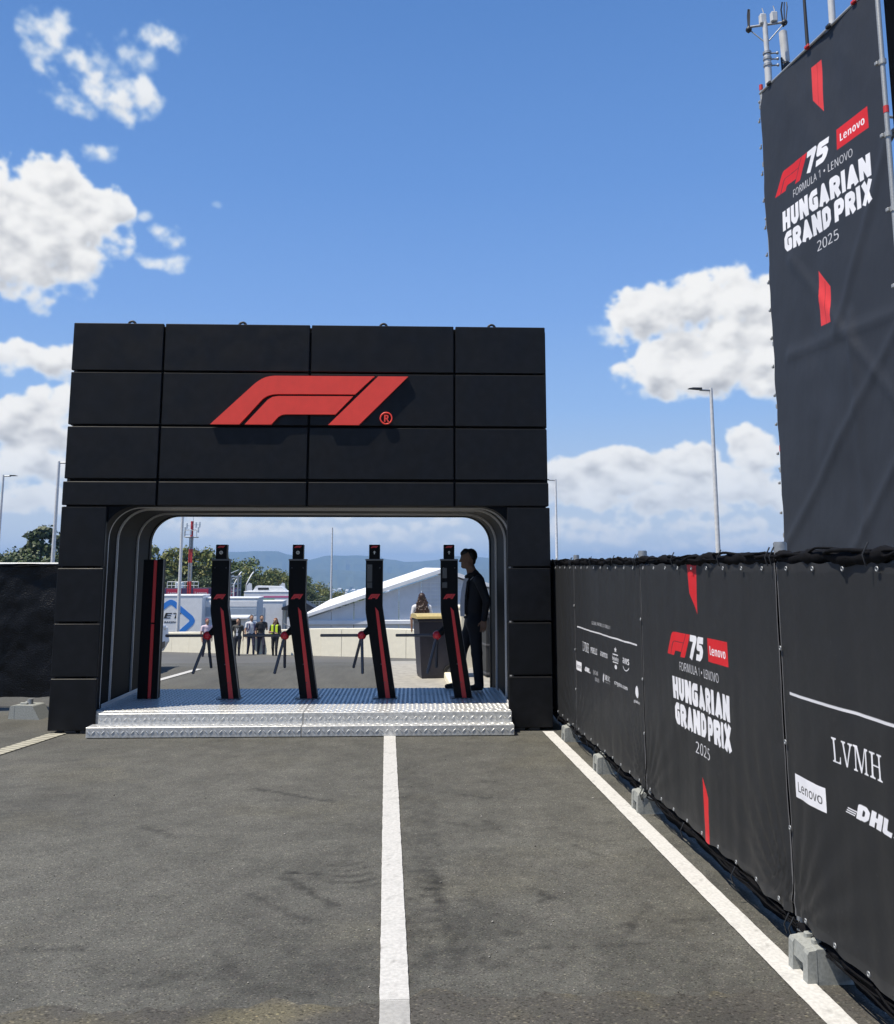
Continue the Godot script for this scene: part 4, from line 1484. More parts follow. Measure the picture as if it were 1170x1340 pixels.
		s.tube([Vector3(0, -0.12, 0), Vector3(0, -0.04, 0)], r * 0.62, 10)
		part(g, "post_sleeve", s, M["zinc"])
		# steel frame behind
		for z in [0.012, w - 0.012]:
			s = Shape.new()
			s.tube([Vector3(0.034, 0.12, z), Vector3(0.034, 1.93, z)], 0.017, 10)
			part(g, "post", s, M["zinc"])
		for y in [0.24, 1.86]:
			s = Shape.new()
			s.tube([Vector3(0.034, y, 0), Vector3(0.034, y, w)], 0.016, 8)
			part(g, "rail", s, M["zinc"])
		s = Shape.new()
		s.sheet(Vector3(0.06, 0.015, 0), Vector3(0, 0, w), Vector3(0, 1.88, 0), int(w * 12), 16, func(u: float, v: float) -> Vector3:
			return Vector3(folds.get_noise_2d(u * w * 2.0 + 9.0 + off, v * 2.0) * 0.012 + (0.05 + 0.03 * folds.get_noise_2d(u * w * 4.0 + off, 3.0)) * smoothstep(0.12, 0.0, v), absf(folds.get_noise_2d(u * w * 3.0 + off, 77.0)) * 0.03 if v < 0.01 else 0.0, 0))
		part(g, "backing_net", s, M["netting"])  # net runs to the ground so its black stands for shade under the banner
		# bundled shade net and cables along the top
		s = Shape.new()
		var p := []
		var rr := []
		var n := int(w / 0.045)
		for i in n + 1:
			var z := w * i / n
			p.append(Vector3(0.02 + folds.get_noise_2d(z * 3.0 + off, 4.0) * 0.022, 1.895 + folds.get_noise_2d(z * 2.6 + off, 8.0) * 0.02, z))
			rr.append(0.033 + folds.get_noise_2d(z * 8.5 + off, 2.0) * 0.017)
		s.tube(p, rr, 9)
		for c in 3:
			p = []
			for i in n + 1:
				var z := w * i / n
				p.append(Vector3(0.0 + folds.get_noise_2d(z * 1.8 + off, 20.0 + c * 9.0) * 0.05, 1.912 + folds.get_noise_2d(z * 1.5 + off, 50.0 + c * 7.0) * 0.04, z))
			s.tube(p, 0.006 + 0.002 * c, 5)
		part(g, "bundled_net", s, M["netting"])
		# gathered net under the hem
		s = Shape.new()
		p = []
		rr = []
		for i in n + 1:
			var z := w * i / n
			p.append(Vector3(0.035 + folds.get_noise_2d(z * 2.0 + off, 14.0) * 0.02, 0.15 + folds.get_noise_2d(z * 1.9 + off, 18.0) * 0.03, z))
			rr.append(0.020 + folds.get_noise_2d(z * 4.5 + off, 32.0) * 0.015)
		s.tube(p, rr, 7)
		for c in 3:
			p = []
			for i in n + 1:
				var z := w * i / n
				p.append(Vector3(0.01 + folds.get_noise_2d(z * 1.4 + off, 70.0 + c * 9.0) * 0.03, 0.135 + 0.012 * c + folds.get_noise_2d(z * 1.2 + off, 90.0 + c * 7.0) * 0.04, z))
			s.tube(p, 0.005, 5)
		part(g, "gathered_net", s, M["netting"])
		# cable ties
		s = Shape.new()
		for z in [0.02, w * 0.37, w * 0.72, w - 0.02]:
			for y in [1.9, 0.15]:
				s.tube([Vector3(-0.03, y - 0.045, z), Vector3(-0.045, y, z + 0.006), Vector3(-0.02, y + 0.05, z + 0.01)], 0.004, 5)
		part(g, "cable_ties", s, M["dark steel"]).set_meta("kind", "stuff")
	# feet
	var feet := [[-4.30, "large grey fence foot under the panel with big logos, closest to the camera"], [-7.10, "grey fence foot under the event banner's far end"], [-8.42, "grey fence foot under the middle of the small-logo panel"], [-9.93, "grey fence foot beside the white line at the gate"]]
	var first: Node3D = null
	for q in feet:
		if first == null:
			first = fence_foot(q[1], "grey feet of the banner fence")
			first.position = Vector3(1.895, 0, q[0])
			first.scale = Vector3(0.88, 0.86, 0.95)
		else:
			copy_of(first, q[1], Vector3(1.91, 0, q[0]), 0.0, 0.87)

func fence_foot(label: String, group: String) -> Node3D:
	var g := thing("ballast_block", label, "fence foot", Vector3.ZERO, 0.0, group)
	var s := Shape.new()
	s.prism(PackedVector2Array([Vector2(0.045, 0.045), Vector2(0.052, 0.0), Vector2(0.30, 0.0), Vector2(0.225, 0.165), Vector2(0.215, 0.175), Vector2(0.055, 0.175), Vector2(0.045, 0.165)]), -0.10, 0.10)
	for z in [-0.078, 0.078]:
		s.prism(PackedVector2Array([Vector2(-0.005, 0.004), Vector2(0.05, 0.0), Vector2(0.05, 0.17), Vector2(0.012, 0.165), Vector2(0.003, 0.15)]), z - 0.024, z + 0.024)
	s.prism(PackedVector2Array([Vector2(0.004, 0.085), Vector2(0.05, 0.085), Vector2(0.05, 0.172), Vector2(0.014, 0.166)]), -0.07, 0.07)
	part(g, "block", s, M["foot grey"])
	s = Shape.new()
	for z in [-0.05, 0.03]:
		s = Shape.new()
		s.box(Vector3(0.10, 0.185, z), Vector3(0.07, 0.03, 0.03), 0.006)
		part(g, "lug", s, M["foot grey"])
	s = Shape.new()
	s.tube([Vector3(0.14, 0.15, 0.0), Vector3(0.14, 0.24, 0.0)], 0.026, 10)
	part(g, "socket", s, M["zinc"])
	return g

func build_dark_fence() -> void:
	var crumple := noise(95, 1.3, 5)
	var sets := [[-6.55, -3.86, "crumpled black film fence panel meeting the gate pillar"], [-9.25, -6.57, "crumpled black film fence panel farther from the gate"]]
	for q in sets:
		var w: float = q[1] - q[0]
		var g := thing("film_fence", q[2], "fence", Vector3(q[0], 0, -12.33), 0.03, "film covered fence panels behind the gate")
		var off: float = q[0] * 2.0
		var s := Shape.new()
		s.sheet(Vector3(0, 0.17, 0), Vector3(w, 0, 0), Vector3(0, 1.70, 0), 70, 50, func(u: float, v: float) -> Vector3:
			return Vector3(0, crumple.get_noise_2d(u * w * 1.4 + off, 7.0) * 0.03 * (1.0 - v), crumple.get_noise_2d(u * w * 0.6 + off + v * 0.8, v * 0.9 - u) * 0.05 + crumple.get_noise_2d(u * w * 4.0 + off, v * 5.0) * 0.010))
		part(g, "film", s, M["black film"])
		for x in [0.02, w - 0.02]:
			s = Shape.new()
			s.tube([Vector3(x, 0.1, -0.07), Vector3(x, 1.92, -0.07)], 0.021, 8)
			part(g, "post", s, M["zinc"])
		for y in [0.22, 1.89]:
			s = Shape.new()
			s.tube([Vector3(0, y, -0.07), Vector3(w, y, -0.07)], 0.02, 8)
			part(g, "rail", s, M["zinc"])
		s = Shape.new()
		for c in 4:
			var p := []
			for i in 30:
				var x := w * i / 29.0
				p.append(Vector3(x, 1.87 + crumple.get_noise_2d(x * 0.7 + off, c * 11.0) * 0.05, 0.02 + crumple.get_noise_2d(x + off, c * 5.0 + 3.0) * 0.03))
			s.tube(p, 0.009, 5)
		part(g, "gathered_film", s, M["netting"])
	var g := fence_foot("pale grey fence foot on the asphalt under the black film fence", "")
	g.name = numbered("ballast_block")
	g.position = Vector3(-4.60, 0, -11.86)
	g.rotation.y = -0.2
	g.scale = Vector3(1.35, 0.95, 1.3)
	g.remove_meta("group")


# ------------------------------------------------------------------ scaffold tower with its banner
func build_tower() -> void:
	var k := Ink.new(2.86, 7.3, 170.0, Color(0.186, 0.202, 0.234))
	var red := Color(0.86, 0.25, 0.26)
	event_print(k, 0.30, 4.29, 2.06)
	k.poly(PackedVector2Array([Vector2(1.37, 6.98), Vector2(1.60, 6.98), Vector2(1.60, 6.20), Vector2(1.37, 6.48)]), red)
	k.poly(PackedVector2Array([Vector2(1.24, 4.02), Vector2(1.49, 3.72), Vector2(1.49, 3.22), Vector2(1.24, 3.22)]), red)
	k.rect(1.49, 6.36, 0.008, 0.62, Color(0.6, 0.16, 0.17))
	k.rect(1.37, 3.22, 0.008, 0.60, Color(0.6, 0.16, 0.17))
	var g := thing("scaffold_tower", "tall scaffold tower wrapped in a dark event banner behind the fence", "tower", Vector3(5.845, 0, -12.722), deg_to_rad(-82.5))
	var wave := noise(97, 0.5, 3)
	var s := Shape.new()
	s.sheet(Vector3(-0.06, 1.9, 0.07), Vector3(2.76, 0, 0), Vector3(0, 7.3, 0), 50, 110, func(u: float, v: float) -> Vector3:
		# cloth pulled against the tubes behind it: shallow creases over the ledgers and braces
		var x := u * 2.86
		var y := v * 7.3
		var crease := 0.0
		for b in [[1.5, 0.0, 2.86, 1.5], [0.0, 0.2, 2.86, 2.9], [2.86, 1.7, 0.6, 4.4], [0.4, 3.0, 2.86, 3.0], [1.9, 0.0, 1.9, 3.2], [1.6, 3.1, 2.86, 5.2]]:
			var a := Vector2(b[0], b[1])
			var d := Vector2(b[2], b[3]) - a
			var t := clampf((Vector2(x, y) - a).dot(d) / d.length_squared(), 0.0, 1.0)
			var r := (Vector2(x, y) - a - d * t).length()
			crease += 0.022 * exp(-r * r / 0.006)
		var slack := wave.get_noise_2d(x * 1.1, y * 0.7) * 0.05 * sin(PI * u)
		var edge := wave.get_noise_2d(y * 1.6, 30.0) * 0.05 * (1.0 - smoothstep(0.0, 0.12, u))
		return Vector3(edge + (0.05 * smoothstep(0.97, 1.0, v) * (1.0 - smoothstep(0.0, 0.08, u))), 0, slack + crease))
	part(g, "banner", s, cloth(k, "tower print"))
	M["tower print"].roughness = 0.6
	s = Shape.new()
	s.sheet(Vector3(2.80, 1.0, 0.05), Vector3(0, 0, -2.5), Vector3(0, 8.4, 0), 20, 40, func(u: float, v: float) -> Vector3:
		return Vector3(wave.get_noise_2d(u * 4.0, v * 6.0) * 0.1 * sin(PI * u), 0, 0))
	part(g, "side_netting", s, M["netting"])
	for x in [-0.12, 2.78]:
		for z in [0.0, -2.5]:
			s = Shape.new()
			var zz: float = z + (0.12 if x > 1.0 and z == 0.0 else 0.0)
			s.tube([Vector3(x, 0, zz), Vector3(x, 9.35 if x < 0 else 9.9, zz)], 0.0245 if x < 0 else 0.03, 10)
			var post := part(g, "upright", s, M["scaffold"])
			for i in 9:
				s = Shape.new()
				var y := 1.35 + i * 0.96
				s.tube([Vector3(x, y - 0.035, zz), Vector3(x, y - 0.028, zz), Vector3(x, y + 0.028, zz), Vector3(x, y + 0.035, zz)], [0.034, 0.046, 0.046, 0.034], 10)
				s.box(Vector3(x - 0.05 * signf(x), y, zz + 0.04), Vector3(0.05, 0.05, 0.05), 0.008)
				part(post, "coupler", s, M["scaffold"])
				if i % 2 == 0:
					s = Shape.new()
					s.tube([Vector3(x, y + 0.28, zz), Vector3(x, y + 0.37, zz)], 0.034 if x > 0 else 0.029, 10)
					part(post, "red_band", s, M["clamp red"])
	for y in [1.4, 3.3, 5.3, 7.2, 9.14]:
		for z in [0.0, -2.5]:
			s = Shape.new()
			s.tube([Vector3(-0.19, y, z), Vector3(2.8, y, z)], 0.024, 8)
			part(g, "ledger", s, M["scaffold"])
		for x in [-0.19, 2.73]:
			s = Shape.new()
			s.tube([Vector3(x, y, 0), Vector3(x, y, -2.5)], 0.024, 8)
			part(g, "transom", s, M["scaffold"])
	for y in [1.4, 3.3, 5.3]:
		s = Shape.new()
		s.tube([Vector3(-0.19, y, -0.03), Vector3(2.75, y + 1.9, -0.03)], 0.024, 8)
		part(g, "brace", s, M["scaffold"])
	s = Shape.new()
	s.tube([Vector3(-0.05, 9.205, 0.07), Vector3(2.78, 9.205, 0.07)], 0.02, 8)
	part(g, "top_rail", s, M["scaffold"])
	for x in [0.25, 1.25, 1.75, 2.3]:
		s = Shape.new()
		s.box(Vector3(x, 9.21, 0.085), Vector3(0.09, 0.05, 0.06), 0.01)
		part(g, "rail_clamp", s, M["clamp red"] if x > 1.2 and x != 1.75 else M["dark steel"])
	for i in 16:   # ties that hold the cloth to the upright
		s = Shape.new()
		var y := 2.2 + i * 0.44
		s.tube([Vector3(-0.17, y, 0.03), Vector3(-0.08, y + 0.01, 0.075)], 0.009, 5)
		s.box(Vector3(-0.175, y, 0.03), Vector3(0.03, 0.035, 0.03), 0.004)
		part(g, "tie", s, M["scaffold"])

func build_masts() -> void:
	var up := Vector3.UP
	var g := thing("antenna_mast", "white antenna mast with a crossbar of small aerials at the tower's far corner", "antenna", Vector3(6.02, 9.0, -12.97))
	var s := Shape.new()
	s.tube([Vector3(0, 0, 0), Vector3(0, 1.0, 0)], 0.055, 12)
	s.tube([Vector3(0, 1.0, 0), Vector3(-0.01, 1.56, 0)], 0.04, 12)
	part(g, "pole", s, M["white pole"])
	s = Shape.new()
	s.tube([Vector3(-0.24, 1.55, -0.12), Vector3(0.27, 1.51, 0.12)], 0.02, 8)
	for e in [Vector3(-0.22, 1.5, -0.11), Vector3(0.25, 1.48, 0.11)]:
		s.tube([Vector3(0, 1.2, 0), e], 0.01, 6)
	part(g, "crossbar", s, M["zinc"])
	for x in [-0.035, 0.12]:
		s = Shape.new()
		s.box(Vector3(x, 1.63, x * 0.45), Vector3(0.10, 0.17, 0.09), 0.012)
		s.tube([Vector3(x, 1.7, x * 0.45), Vector3(x + 0.02, 1.76, x * 0.45), Vector3(x, 1.83, x * 0.45)], 0.008, 6)
		part(g, "radio_box", s, M["white pole"])
	for x in [-0.235, 0.26]:
		s = Shape.new()
		for i in 3:
			var o: float = (i - 1) * (0.012 if x < 0 else 0.035)
			s.tube([Vector3(x, 1.45, x * 0.45 + o), Vector3(x + o + 0.01, 1.75, x * 0.45 + o), Vector3(x + 0.02 + o, 1.86, x * 0.45)], 0.012 if i == 0 else 0.009, 6)
		s.ball(Vector3(x, 1.5, x * 0.45), Vector3(0.05, 0.05, 0.05))
		part(g, "aerial", s, M["dark steel"])
	for y in [0.82, 0.93, 1.03]:
		s = Shape.new()
		s.tube([Vector3(0, y - 0.02, 0), Vector3(0, y + 0.02, 0)], 0.068, 12)
		s.tube([Vector3(0.05, y, 0), Vector3(0.16, y, 0.02)], 0.012, 6)
		s.ball(Vector3(0.16, y, 0.02), Vector3(0.025, 0.025, 0.025), 8, 6)
		part(g, "clamp", s, M["zinc"])
	g = thing("panel_antenna", "pale upright tube antenna with dark bracket above the tower edge", "antenna", Vector3(6.38, 9.55, -13.13))
	s = Shape.new()
	s.tube([Vector3(0.02, 0.43, 0), Vector3(0.02, 0.46, 0), Vector3(0, 0.96, 0), Vector3(0, 0.985, 0)], [0.05, 0.066, 0.066, 0.045], 14)
	part(g, "radome", s, M["white pole"])
	s = Shape.new()
	s.tube([Vector3(-0.04, -0.4, 0.02), Vector3(-0.06, 0.5, 0.02)], 0.016, 8)
	s.tube([Vector3(-0.14, 0.1, 0.02), Vector3(0.1, 0.4, 0.0)], 0.02, 6)
	s.box(Vector3(0.05, 0.36, 0.02), Vector3(0.16, 0.10, 0.1), 0.02)
	s.box(Vector3(-0.10, 0.08, 0.02), Vector3(0.08, 0.06, 0.06), 0.01)
	part(g, "bracket", s, M["dark steel"])
	g = thing("whip_aerial", "thick dark rod aerial rising from the tower top", "antenna", Vector3(6.7, 9.0, -12.97))
	s = Shape.new()
	s.tube([Vector3(0.02, 0.1, 0), Vector3(0, 1.2, 0), Vector3(-0.01, 2.6, 0)], [0.032, 0.03, 0.022], 8)
	part(g, "rod", s, M["dark steel"])
	s = Shape.new()
	s.box(Vector3(0.02, 0.3, 0), Vector3(0.1, 0.14, 0.1), 0.012)
	part(g, "base_clamp", s, M["dark steel"])
	g = thing("flag_pole", "short white pole clamped to the tower top rail", "pole", Vector3(6.51, 9.0, -11.83))
	s = Shape.new()
	s.tube([Vector3(0, 0.2, 0), Vector3(0.02, 2.2, 0)], 0.05, 10)
	part(g, "pole", s, M["white pole"])
	s = Shape.new()
	for y in [0.35, 0.75]:
		s.tube([Vector3(0, y - 0.04, 0), Vector3(0, y + 0.04, 0)], 0.065, 10)
	part(g, "clamp", s, M["zinc"])

func lamp(label: String, at: Vector3, high: float, arm: Vector3, r := 0.085) -> void:
	var g := thing("street_lamp", label, "street lamp", at, 0.0, "street lamps round the circuit")
	var s := Shape.new()
	s.tube([Vector3(0, 0, 0), Vector3(0, high * 0.5, 0), Vector3(0, high - 0.05, 0), Vector3(0, high, 0)], [r, r * 0.8, r * 0.58, r * 0.5], 12)
	part(g, "pole", s, M["white pole"])
	if arm.length() > 0.0:
		s = Shape.new()
		s.tube([Vector3(0, high - 0.08, 0), Vector3(0, high - 0.08, 0) + arm * 0.5, Vector3(0, high - 0.05, 0) + arm * 0.55], r * 0.4, 8)
		part(g, "arm", s, M["zinc"])
		s = Shape.new()
		var d := arm.normalized()
		s.xf = Transform3D(Basis(d, Vector3.UP, d.cross(Vector3.UP)), Vector3(0, high - 0.05, 0) + arm * 0.72)
		s.prism(PackedVector2Array([Vector2(-0.20, -0.03), Vector2(0.22, -0.012), Vector2(0.24, 0.0), Vector2(0.10, 0.032), Vector2(-0.20, 0.04)]), -0.08, 0.08)
		part(g, "lamp_head", s, M["dark steel"])
	s = Shape.new()
	s.tube([Vector3(0, 0.0, 0), Vector3(0, 0.05, 0)], r * 2.0, 12)
	part(g, "base_plate", s, M["zinc"])

func build_lamps() -> void:
	lamp("tall pale street lamp rising between fence and scaffold tower, arm pointing to the gate", Vector3(10.5, 0, -28.1), 7.64, Vector3(-0.72, 0.02, 0), 0.088)
	lamp("small distant street lamp just beside the gate's outer edge, over the banner fence", Vector3(11.33, -1.9, -59.94), 9.65, Vector3(-0.9, 0, 0), 0.11)
	lamp("street lamp close beside the gate's black wall, above the film fence", Vector3(-17.6, -1.9, -48.9), 9.35, Vector3(0.9, 0, 0), 0.125)
	lamp("street lamp above the film fence at the picture's edge, beyond the trees", Vector3(-22.74, -1.9, -54.4), 9.15, Vector3(0.8, 0, 0), 0.10)
	lamp("street lamp seen through the gate beside the red and white mast", Vector3(-10.95, -1.9, -48.8), 9.4, Vector3(0.9, 0, 0), 0.10)
	lamp("slim bare light pole seen through the gate between the middle turnstiles", Vector3(-4.88, -5.0, -79.85), 10.3, Vector3.ZERO, 0.11)


# ------------------------------------------------------------------ the low concrete wall beyond the gate
func build_wall() -> void:
	var g := thing("concrete_wall", "low cream wall of concrete blocks across the far side of the forecourt", "wall", Vector3(-17.0, -2.12, -47.4))
	var n := 23
	var l := 1.02
	for i in n:
		var s := Shape.new()
		var h := 0.90 + 0.55 * smoothstep(5.0, 20.0, i) + rng.randf_range(-0.012, 0.012)
		var h2 := 0.90 + 0.55 * smoothstep(5.0, 20.0, i + 1.0)
		s.xf = Transform3D(Basis(Vector3.UP, -0.50), Vector3.ZERO) * Transform3D(Basis(), Vector3(i * l, 0, rng.randf_range(-0.015, 0.015)))
		s.prism(PackedVector2Array([Vector2(0.008, -0.3), Vector2(l - 0.006, -0.3), Vector2(l - 0.006, h2 - 0.02), Vector2(l - 0.026, h2), Vector2(0.028, h), Vector2(0.008, h - 0.02)]), -0.25, 0.25)
		part(g, "block", s, M["concrete"])
	# taller block near the man
	var t := thing("concrete_pillar", "pale concrete pillar standing behind the man in the suit", "pillar", Vector3(1.52, 0.0, -17.1), 0.06)
	var s := Shape.new()
	s.box(Vector3(0, 0.54, 0), Vector3(0.36, 1.10, 0.5), 0.02)
	part(t, "shaft", s, M["concrete"])
	s = Shape.new()
	s.box(Vector3(0, 1.11, 0), Vector3(0.40, 0.06, 0.54), 0.015)
	part(t, "cap", s, M["concrete"])
	t = thing("concrete_barrier", "pale low concrete barrier running away behind the man", "barrier", Vector3(1.95, 0, -17.2))
	for i in 4:
		s = Shape.new()
		s.xf = Transform3D(Basis(), Vector3(0.12 + i * 0.1, 0, -1.0 - i * 2.0))
		s.prism(PackedVector2Array([Vector2(-0.28, 0), Vector2(0.28, 0), Vector2(0.24, 0.15), Vector2(0.12, 0.85), Vector2(-0.12, 0.85), Vector2(-0.24, 0.15)]), -0.98, 0.98)
		part(t, "block", s, M["concrete"])


# ------------------------------------------------------------------ the paddock beyond
func wheel(parent: Node, at: Vector3, r: float, w: float) -> void:
	var s := Shape.new()
	s.tube([at - Vector3(0, 0, w / 2), at - Vector3(0, 0, w / 2 - 0.02), at + Vector3(0, 0, w / 2 - 0.02), at + Vector3(0, 0, w / 2)], [r * 0.9, r, r, r * 0.9], 18)
	var o := part(parent, "wheel", s, M["tyre"])
	s = Shape.new()
	s.tube([at + Vector3(0, 0, w / 2 - 0.01), at + Vector3(0, 0, w / 2 + 0.012)], [r * 0.58, r * 0.5], 14)
	part(o, "rim", s, M["alu trim"])

func trailer(called: String, label: String, category: String, at: Vector3, size: Vector3, body_mat: String, low: float, group := "") -> Node3D:   # at = middle of its ground line; low = underside of the box
	var g := thing(called, label, category, at, 0.0, group)
	var s := Shape.new()
	s.box(Vector3(0, low + (size.y - low) / 2, 0), Vector3(size.x, size.y - low, size.z), 0.05)
	part(g, "box_body", s, M[body_mat])
	s = Shape.new()
	s.box(Vector3(0, size.y + 0.03, 0), Vector3(size.x + 0.06, 0.09, size.z + 0.06), 0.02)
	part(g, "roof_edge", s, M["vehicle white"])
	s = Shape.new()
	s.box(Vector3(0, low - 0.12, 0), Vector3(size.x * 0.96, 0.22, size.z * 0.6), 0.02)
	part(g, "chassis", s, M["dark steel"])
	for x in [-0.32, -0.2, 0.34]:
		wheel(g, Vector3(size.x * x, 0.48, size.z * 0.5 - 0.18), 0.48, 0.3)
		wheel(g, Vector3(size.x * x, 0.48, -size.z * 0.5 + 0.18), 0.48, 0.3)
	return g

func text_piece(parent: Node, called: String, what: String, at: Vector3, w: float, h: float, material: Material, slant := 0.0) -> void:
	var tm := TextMesh.new()
	var f := SystemFont.new()
	f.font_names = PackedStringArray(["Droid Sans"])
	f.font_weight = 700
	tm.font = f
	tm.text = what
	tm.font_size = 48
	tm.pixel_size = 0.01
	tm.depth = 0.02
	var size := tm.get_aabb().size
	var o := piece(parent, called, tm, material, at)
	o.transform = Transform3D(Basis(Vector3(w / size.x, 0, 0), Vector3(slant * h / size.y, h / size.y, 0), Vector3(0, 0, 1)), at)

func bar(s: Shape, a: Vector3, b: Vector3, r: float) -> void:
	s.tube([a, b], r, 6)

func build_paddock() -> void:
	# white trailer with the blue chevron
	var g := trailer("box_trailer", "white trailer with a blue chevron and black letters on its side", "trailer", Vector3(-17.0, -5.0, -71.2), Vector3(6.2, 4.68, 2.6), "vehicle white", 1.05)
	var line := PackedVector2Array([Vector2(-0.55, 3.30), Vector2(0.50, 4.12), Vector2(0.72, 4.24), Vector2(0.95, 4.14), Vector2(2.26, 3.06), Vector2(2.38, 2.86), Vector2(2.28, 2.66), Vector2(1.45, 1.9)])
	for p in Geometry2D.offset_polyline(line, 0.19, Geometry2D.JOIN_ROUND, Geometry2D.END_BUTT):
		var s := Shape.new()
		s.prism(p, 1.30, 1.315)
		part(g, "chevron", s, M["chevron blue"])
	text_piece(g, "letters", "ET", Vector3(0.85, 3.22, 1.305), 1.15, 0.40, M["black print"], 0.35)
	text_piece(g, "small_letters", "RACING", Vector3(0.8, 2.75, 1.305), 1.0, 0.12, M["black print"], 0.3)
	var s := Shape.new()
	for x in [-2.5, -0.6, 0.3, 1.2]:
		s.box(Vector3(x, 1.7, 1.31), Vector3(0.03, 0.8, 0.03))
	s.box(Vector3(-0.6, 2.08, 1.31), Vector3(3.9, 0.03, 0.03))
	part(g, "locker_seams", s, M["vehicle grey"])
	# long blue grey hospitality trailer with horizontal panels
	g = trailer("panelled_trailer", "long pale blue grey trailer with horizontal side panels", "trailer", Vector3(-12.15, -5.0, -72.4), Vector3(4.5, 4.45, 2.7), "vehicle grey", 0.9)
	var rows := [[4.05, 0.5, "vehicle white"], [3.45, 0.62, "vehicle blue grey"], [2.95, 0.3, "vehicle white"], [2.35, 0.8, "vehicle grey"], [1.75, 0.3, "vehicle white"], [1.25, 0.6, "vehicle blue grey"]]
	for r in rows:
		s = Shape.new()
		s.box(Vector3(0, r[0], 1.36), Vector3(4.3, r[1] - 0.05, 0.06), 0.015)
		part(g, "side_panel", s, M[r[2]])
	s = Shape.new()
	s.box(Vector3(-2.1, 2.6, 1.42), Vector3(0.5, 3.5, 0.08), 0.03)
	part(g, "corner_post", s, M["vehicle blue grey"])
	# motorhome and bus roofs behind
	g = trailer("motorhome", "white motorhome with pink and green stripes behind the panelled trailer", "motorhome", Vector3(-10.6, -5.0, -86.5), Vector3(5.2, 4.55, 2.8), "vehicle white", 0.8)
	s = Shape.new()
	s.prism(PackedVector2Array([Vector2(-1.9, 4.6), Vector2(1.2, 4.6), Vector2(0.7, 5.05), Vector2(-1.6, 5.1)]), -1.0, 1.0)
	part(g, "roof_pod", s, M["vehicle white"])
	s = Shape.new()
	s.box(Vector3(-0.9, 4.84, 1.01), Vector3(1.0, 0.2, 0.02))
	part(g, "pod_window", s, M["glass dark"])
	for r in [[4.12, 0.14, "stripe pink", 0.7, 3.6], [3.86, 0.16, "stripe green", -0.8, 2.0]]:
		s = Shape.new()
		s.box(Vector3(r[3], r[0], 1.41), Vector3(r[4], r[1], 0.02))
		part(g, "stripe", s, M[r[2]])
	for x in [-0.6, 0.7, 1.8]:
		s = Shape.new()
		s.box(Vector3(x, 2.7, 1.41), Vector3(0.8, 0.8, 0.03), 0.01)
		part(g, "window", s, M["glass dark"])
	# smaller white trailer with door and stair
	g = trailer("office_trailer", "white office trailer with a blue grey door and dark end gap", "trailer", Vector3(-10.0, -5.0, -78.9), Vector3(2.5, 3.95, 2.5), "vehicle white", 0.8)
	for x in [-0.95, -0.45]:
		s = Shape.new()
		s.box(Vector3(x, 2.55, 1.265), Vector3(0.33, 1.9, 0.04), 0.01)
		part(g, "door", s, M["vehicle blue grey"])
	s = Shape.new()
	bar(s, Vector3(1.25, 2.2, 1.3), Vector3(2.4, 1.6, 1.5), 0.04)
	bar(s, Vector3(1.25, 1.2, 1.3), Vector3(2.4, 0.6, 1.5), 0.04)
	for i in 4:
		bar(s, Vector3(1.3 + i * 0.34, 2.18 - i * 0.18, 1.3 + i * 0.06), Vector3(1.3 + i * 0.34, 1.1 - i * 0.18, 1.3 + i * 0.06), 0.025)
	part(g, "stair_rail", s, M["zinc"])
	# dark canopy beside it
	g = thing("canopy", "dark grey canopy with thin legs beside the office trailer", "canopy", Vector3(-7.2, -5.0, -78.5))
	s = Shape.new()
	s.prism(PackedVector2Array([Vector2(-1.6, 3.3), Vector2(1.6, 3.0), Vector2(1.6, 3.2), Vector2(0.0, 4.1), Vector2(-1.6, 3.5)]), -1.5, 1.5)
	part(g, "roof_cloth", s, M["dark steel"])
	for x in [-1.5, 1.5]:
		for z in [-1.4, 1.4]:
			s = Shape.new()
			bar(s, Vector3(x, 0, z), Vector3(x, 3.2, z), 0.05)
			part(g, "leg", s, M["zinc"])
	# kiosk
	g = thing("kiosk", "small white kiosk with an open dark hatch behind the low wall", "kiosk", Vector3(-9.75, -4.9, -60.2))
	s = Shape.new()
	s.box(Vector3(0, 0.9, 0), Vector3(1.6, 1.8, 1.8), 0.03)
	s.box(Vector3(-0.72, 2.6, 0), Vector3(0.1, 1.7, 1.8), 0.02)
	s.box(Vector3(0.6, 2.6, 0), Vector3(0.4, 1.7, 1.8), 0.02)
	s.box(Vector3(0, 2.6, -0.8), Vector3(1.5, 1.7, 0.1), 0.02)
	part(g, "cabin", s, M["vehicle white"])
	s = Shape.new()
	s.box(Vector3(0, 3.55, 0.25), Vector3(1.9, 0.14, 2.5), 0.03)
	part(g, "roof", s, M["vehicle white"])
	s = Shape.new()
	s.box(Vector3(-0.1, 2.5, -0.7), Vector3(1.2, 1.5, 0.06))
	part(g, "hatch_back", s, M["black print"])
	# advertising boards on the far bank
	for i in 4:
		var x := -28.2 + i * 3.05
		g = thing("advert_board", ["red and navy trackside board, the one mostly hidden by the striped pylon", "red and navy trackside board beside the lamp post", "red and navy trackside board behind the mast", "red and navy trackside board half hidden by the first turnstile"][i], "billboard", Vector3(x, -4.2, -109.0 - i * 0.4), 0.0, "boards along the far bank")
		s = Shape.new()
		s.box(Vector3(0, 2.5, 0), Vector3(3.0, 2.2, 0.12), 0.02)
		part(g, "backing", s, M["sign navy"])
		s = Shape.new()
		s.box(Vector3(0, 2.95, 0.075), Vector3(1.75, 1.05, 0.03), 0.01)
		part(g, "red_field", s, M["sign red"])
		text_piece(g, "letters", "Lenovo", Vector3(0, 2.95, 0.095), 1.4, 0.38, M["cloth white"])
		text_piece(g, "small_letters", "HUNGARIAN GP", Vector3(0, 1.75, 0.065), 1.9, 0.26, M["cloth white"])
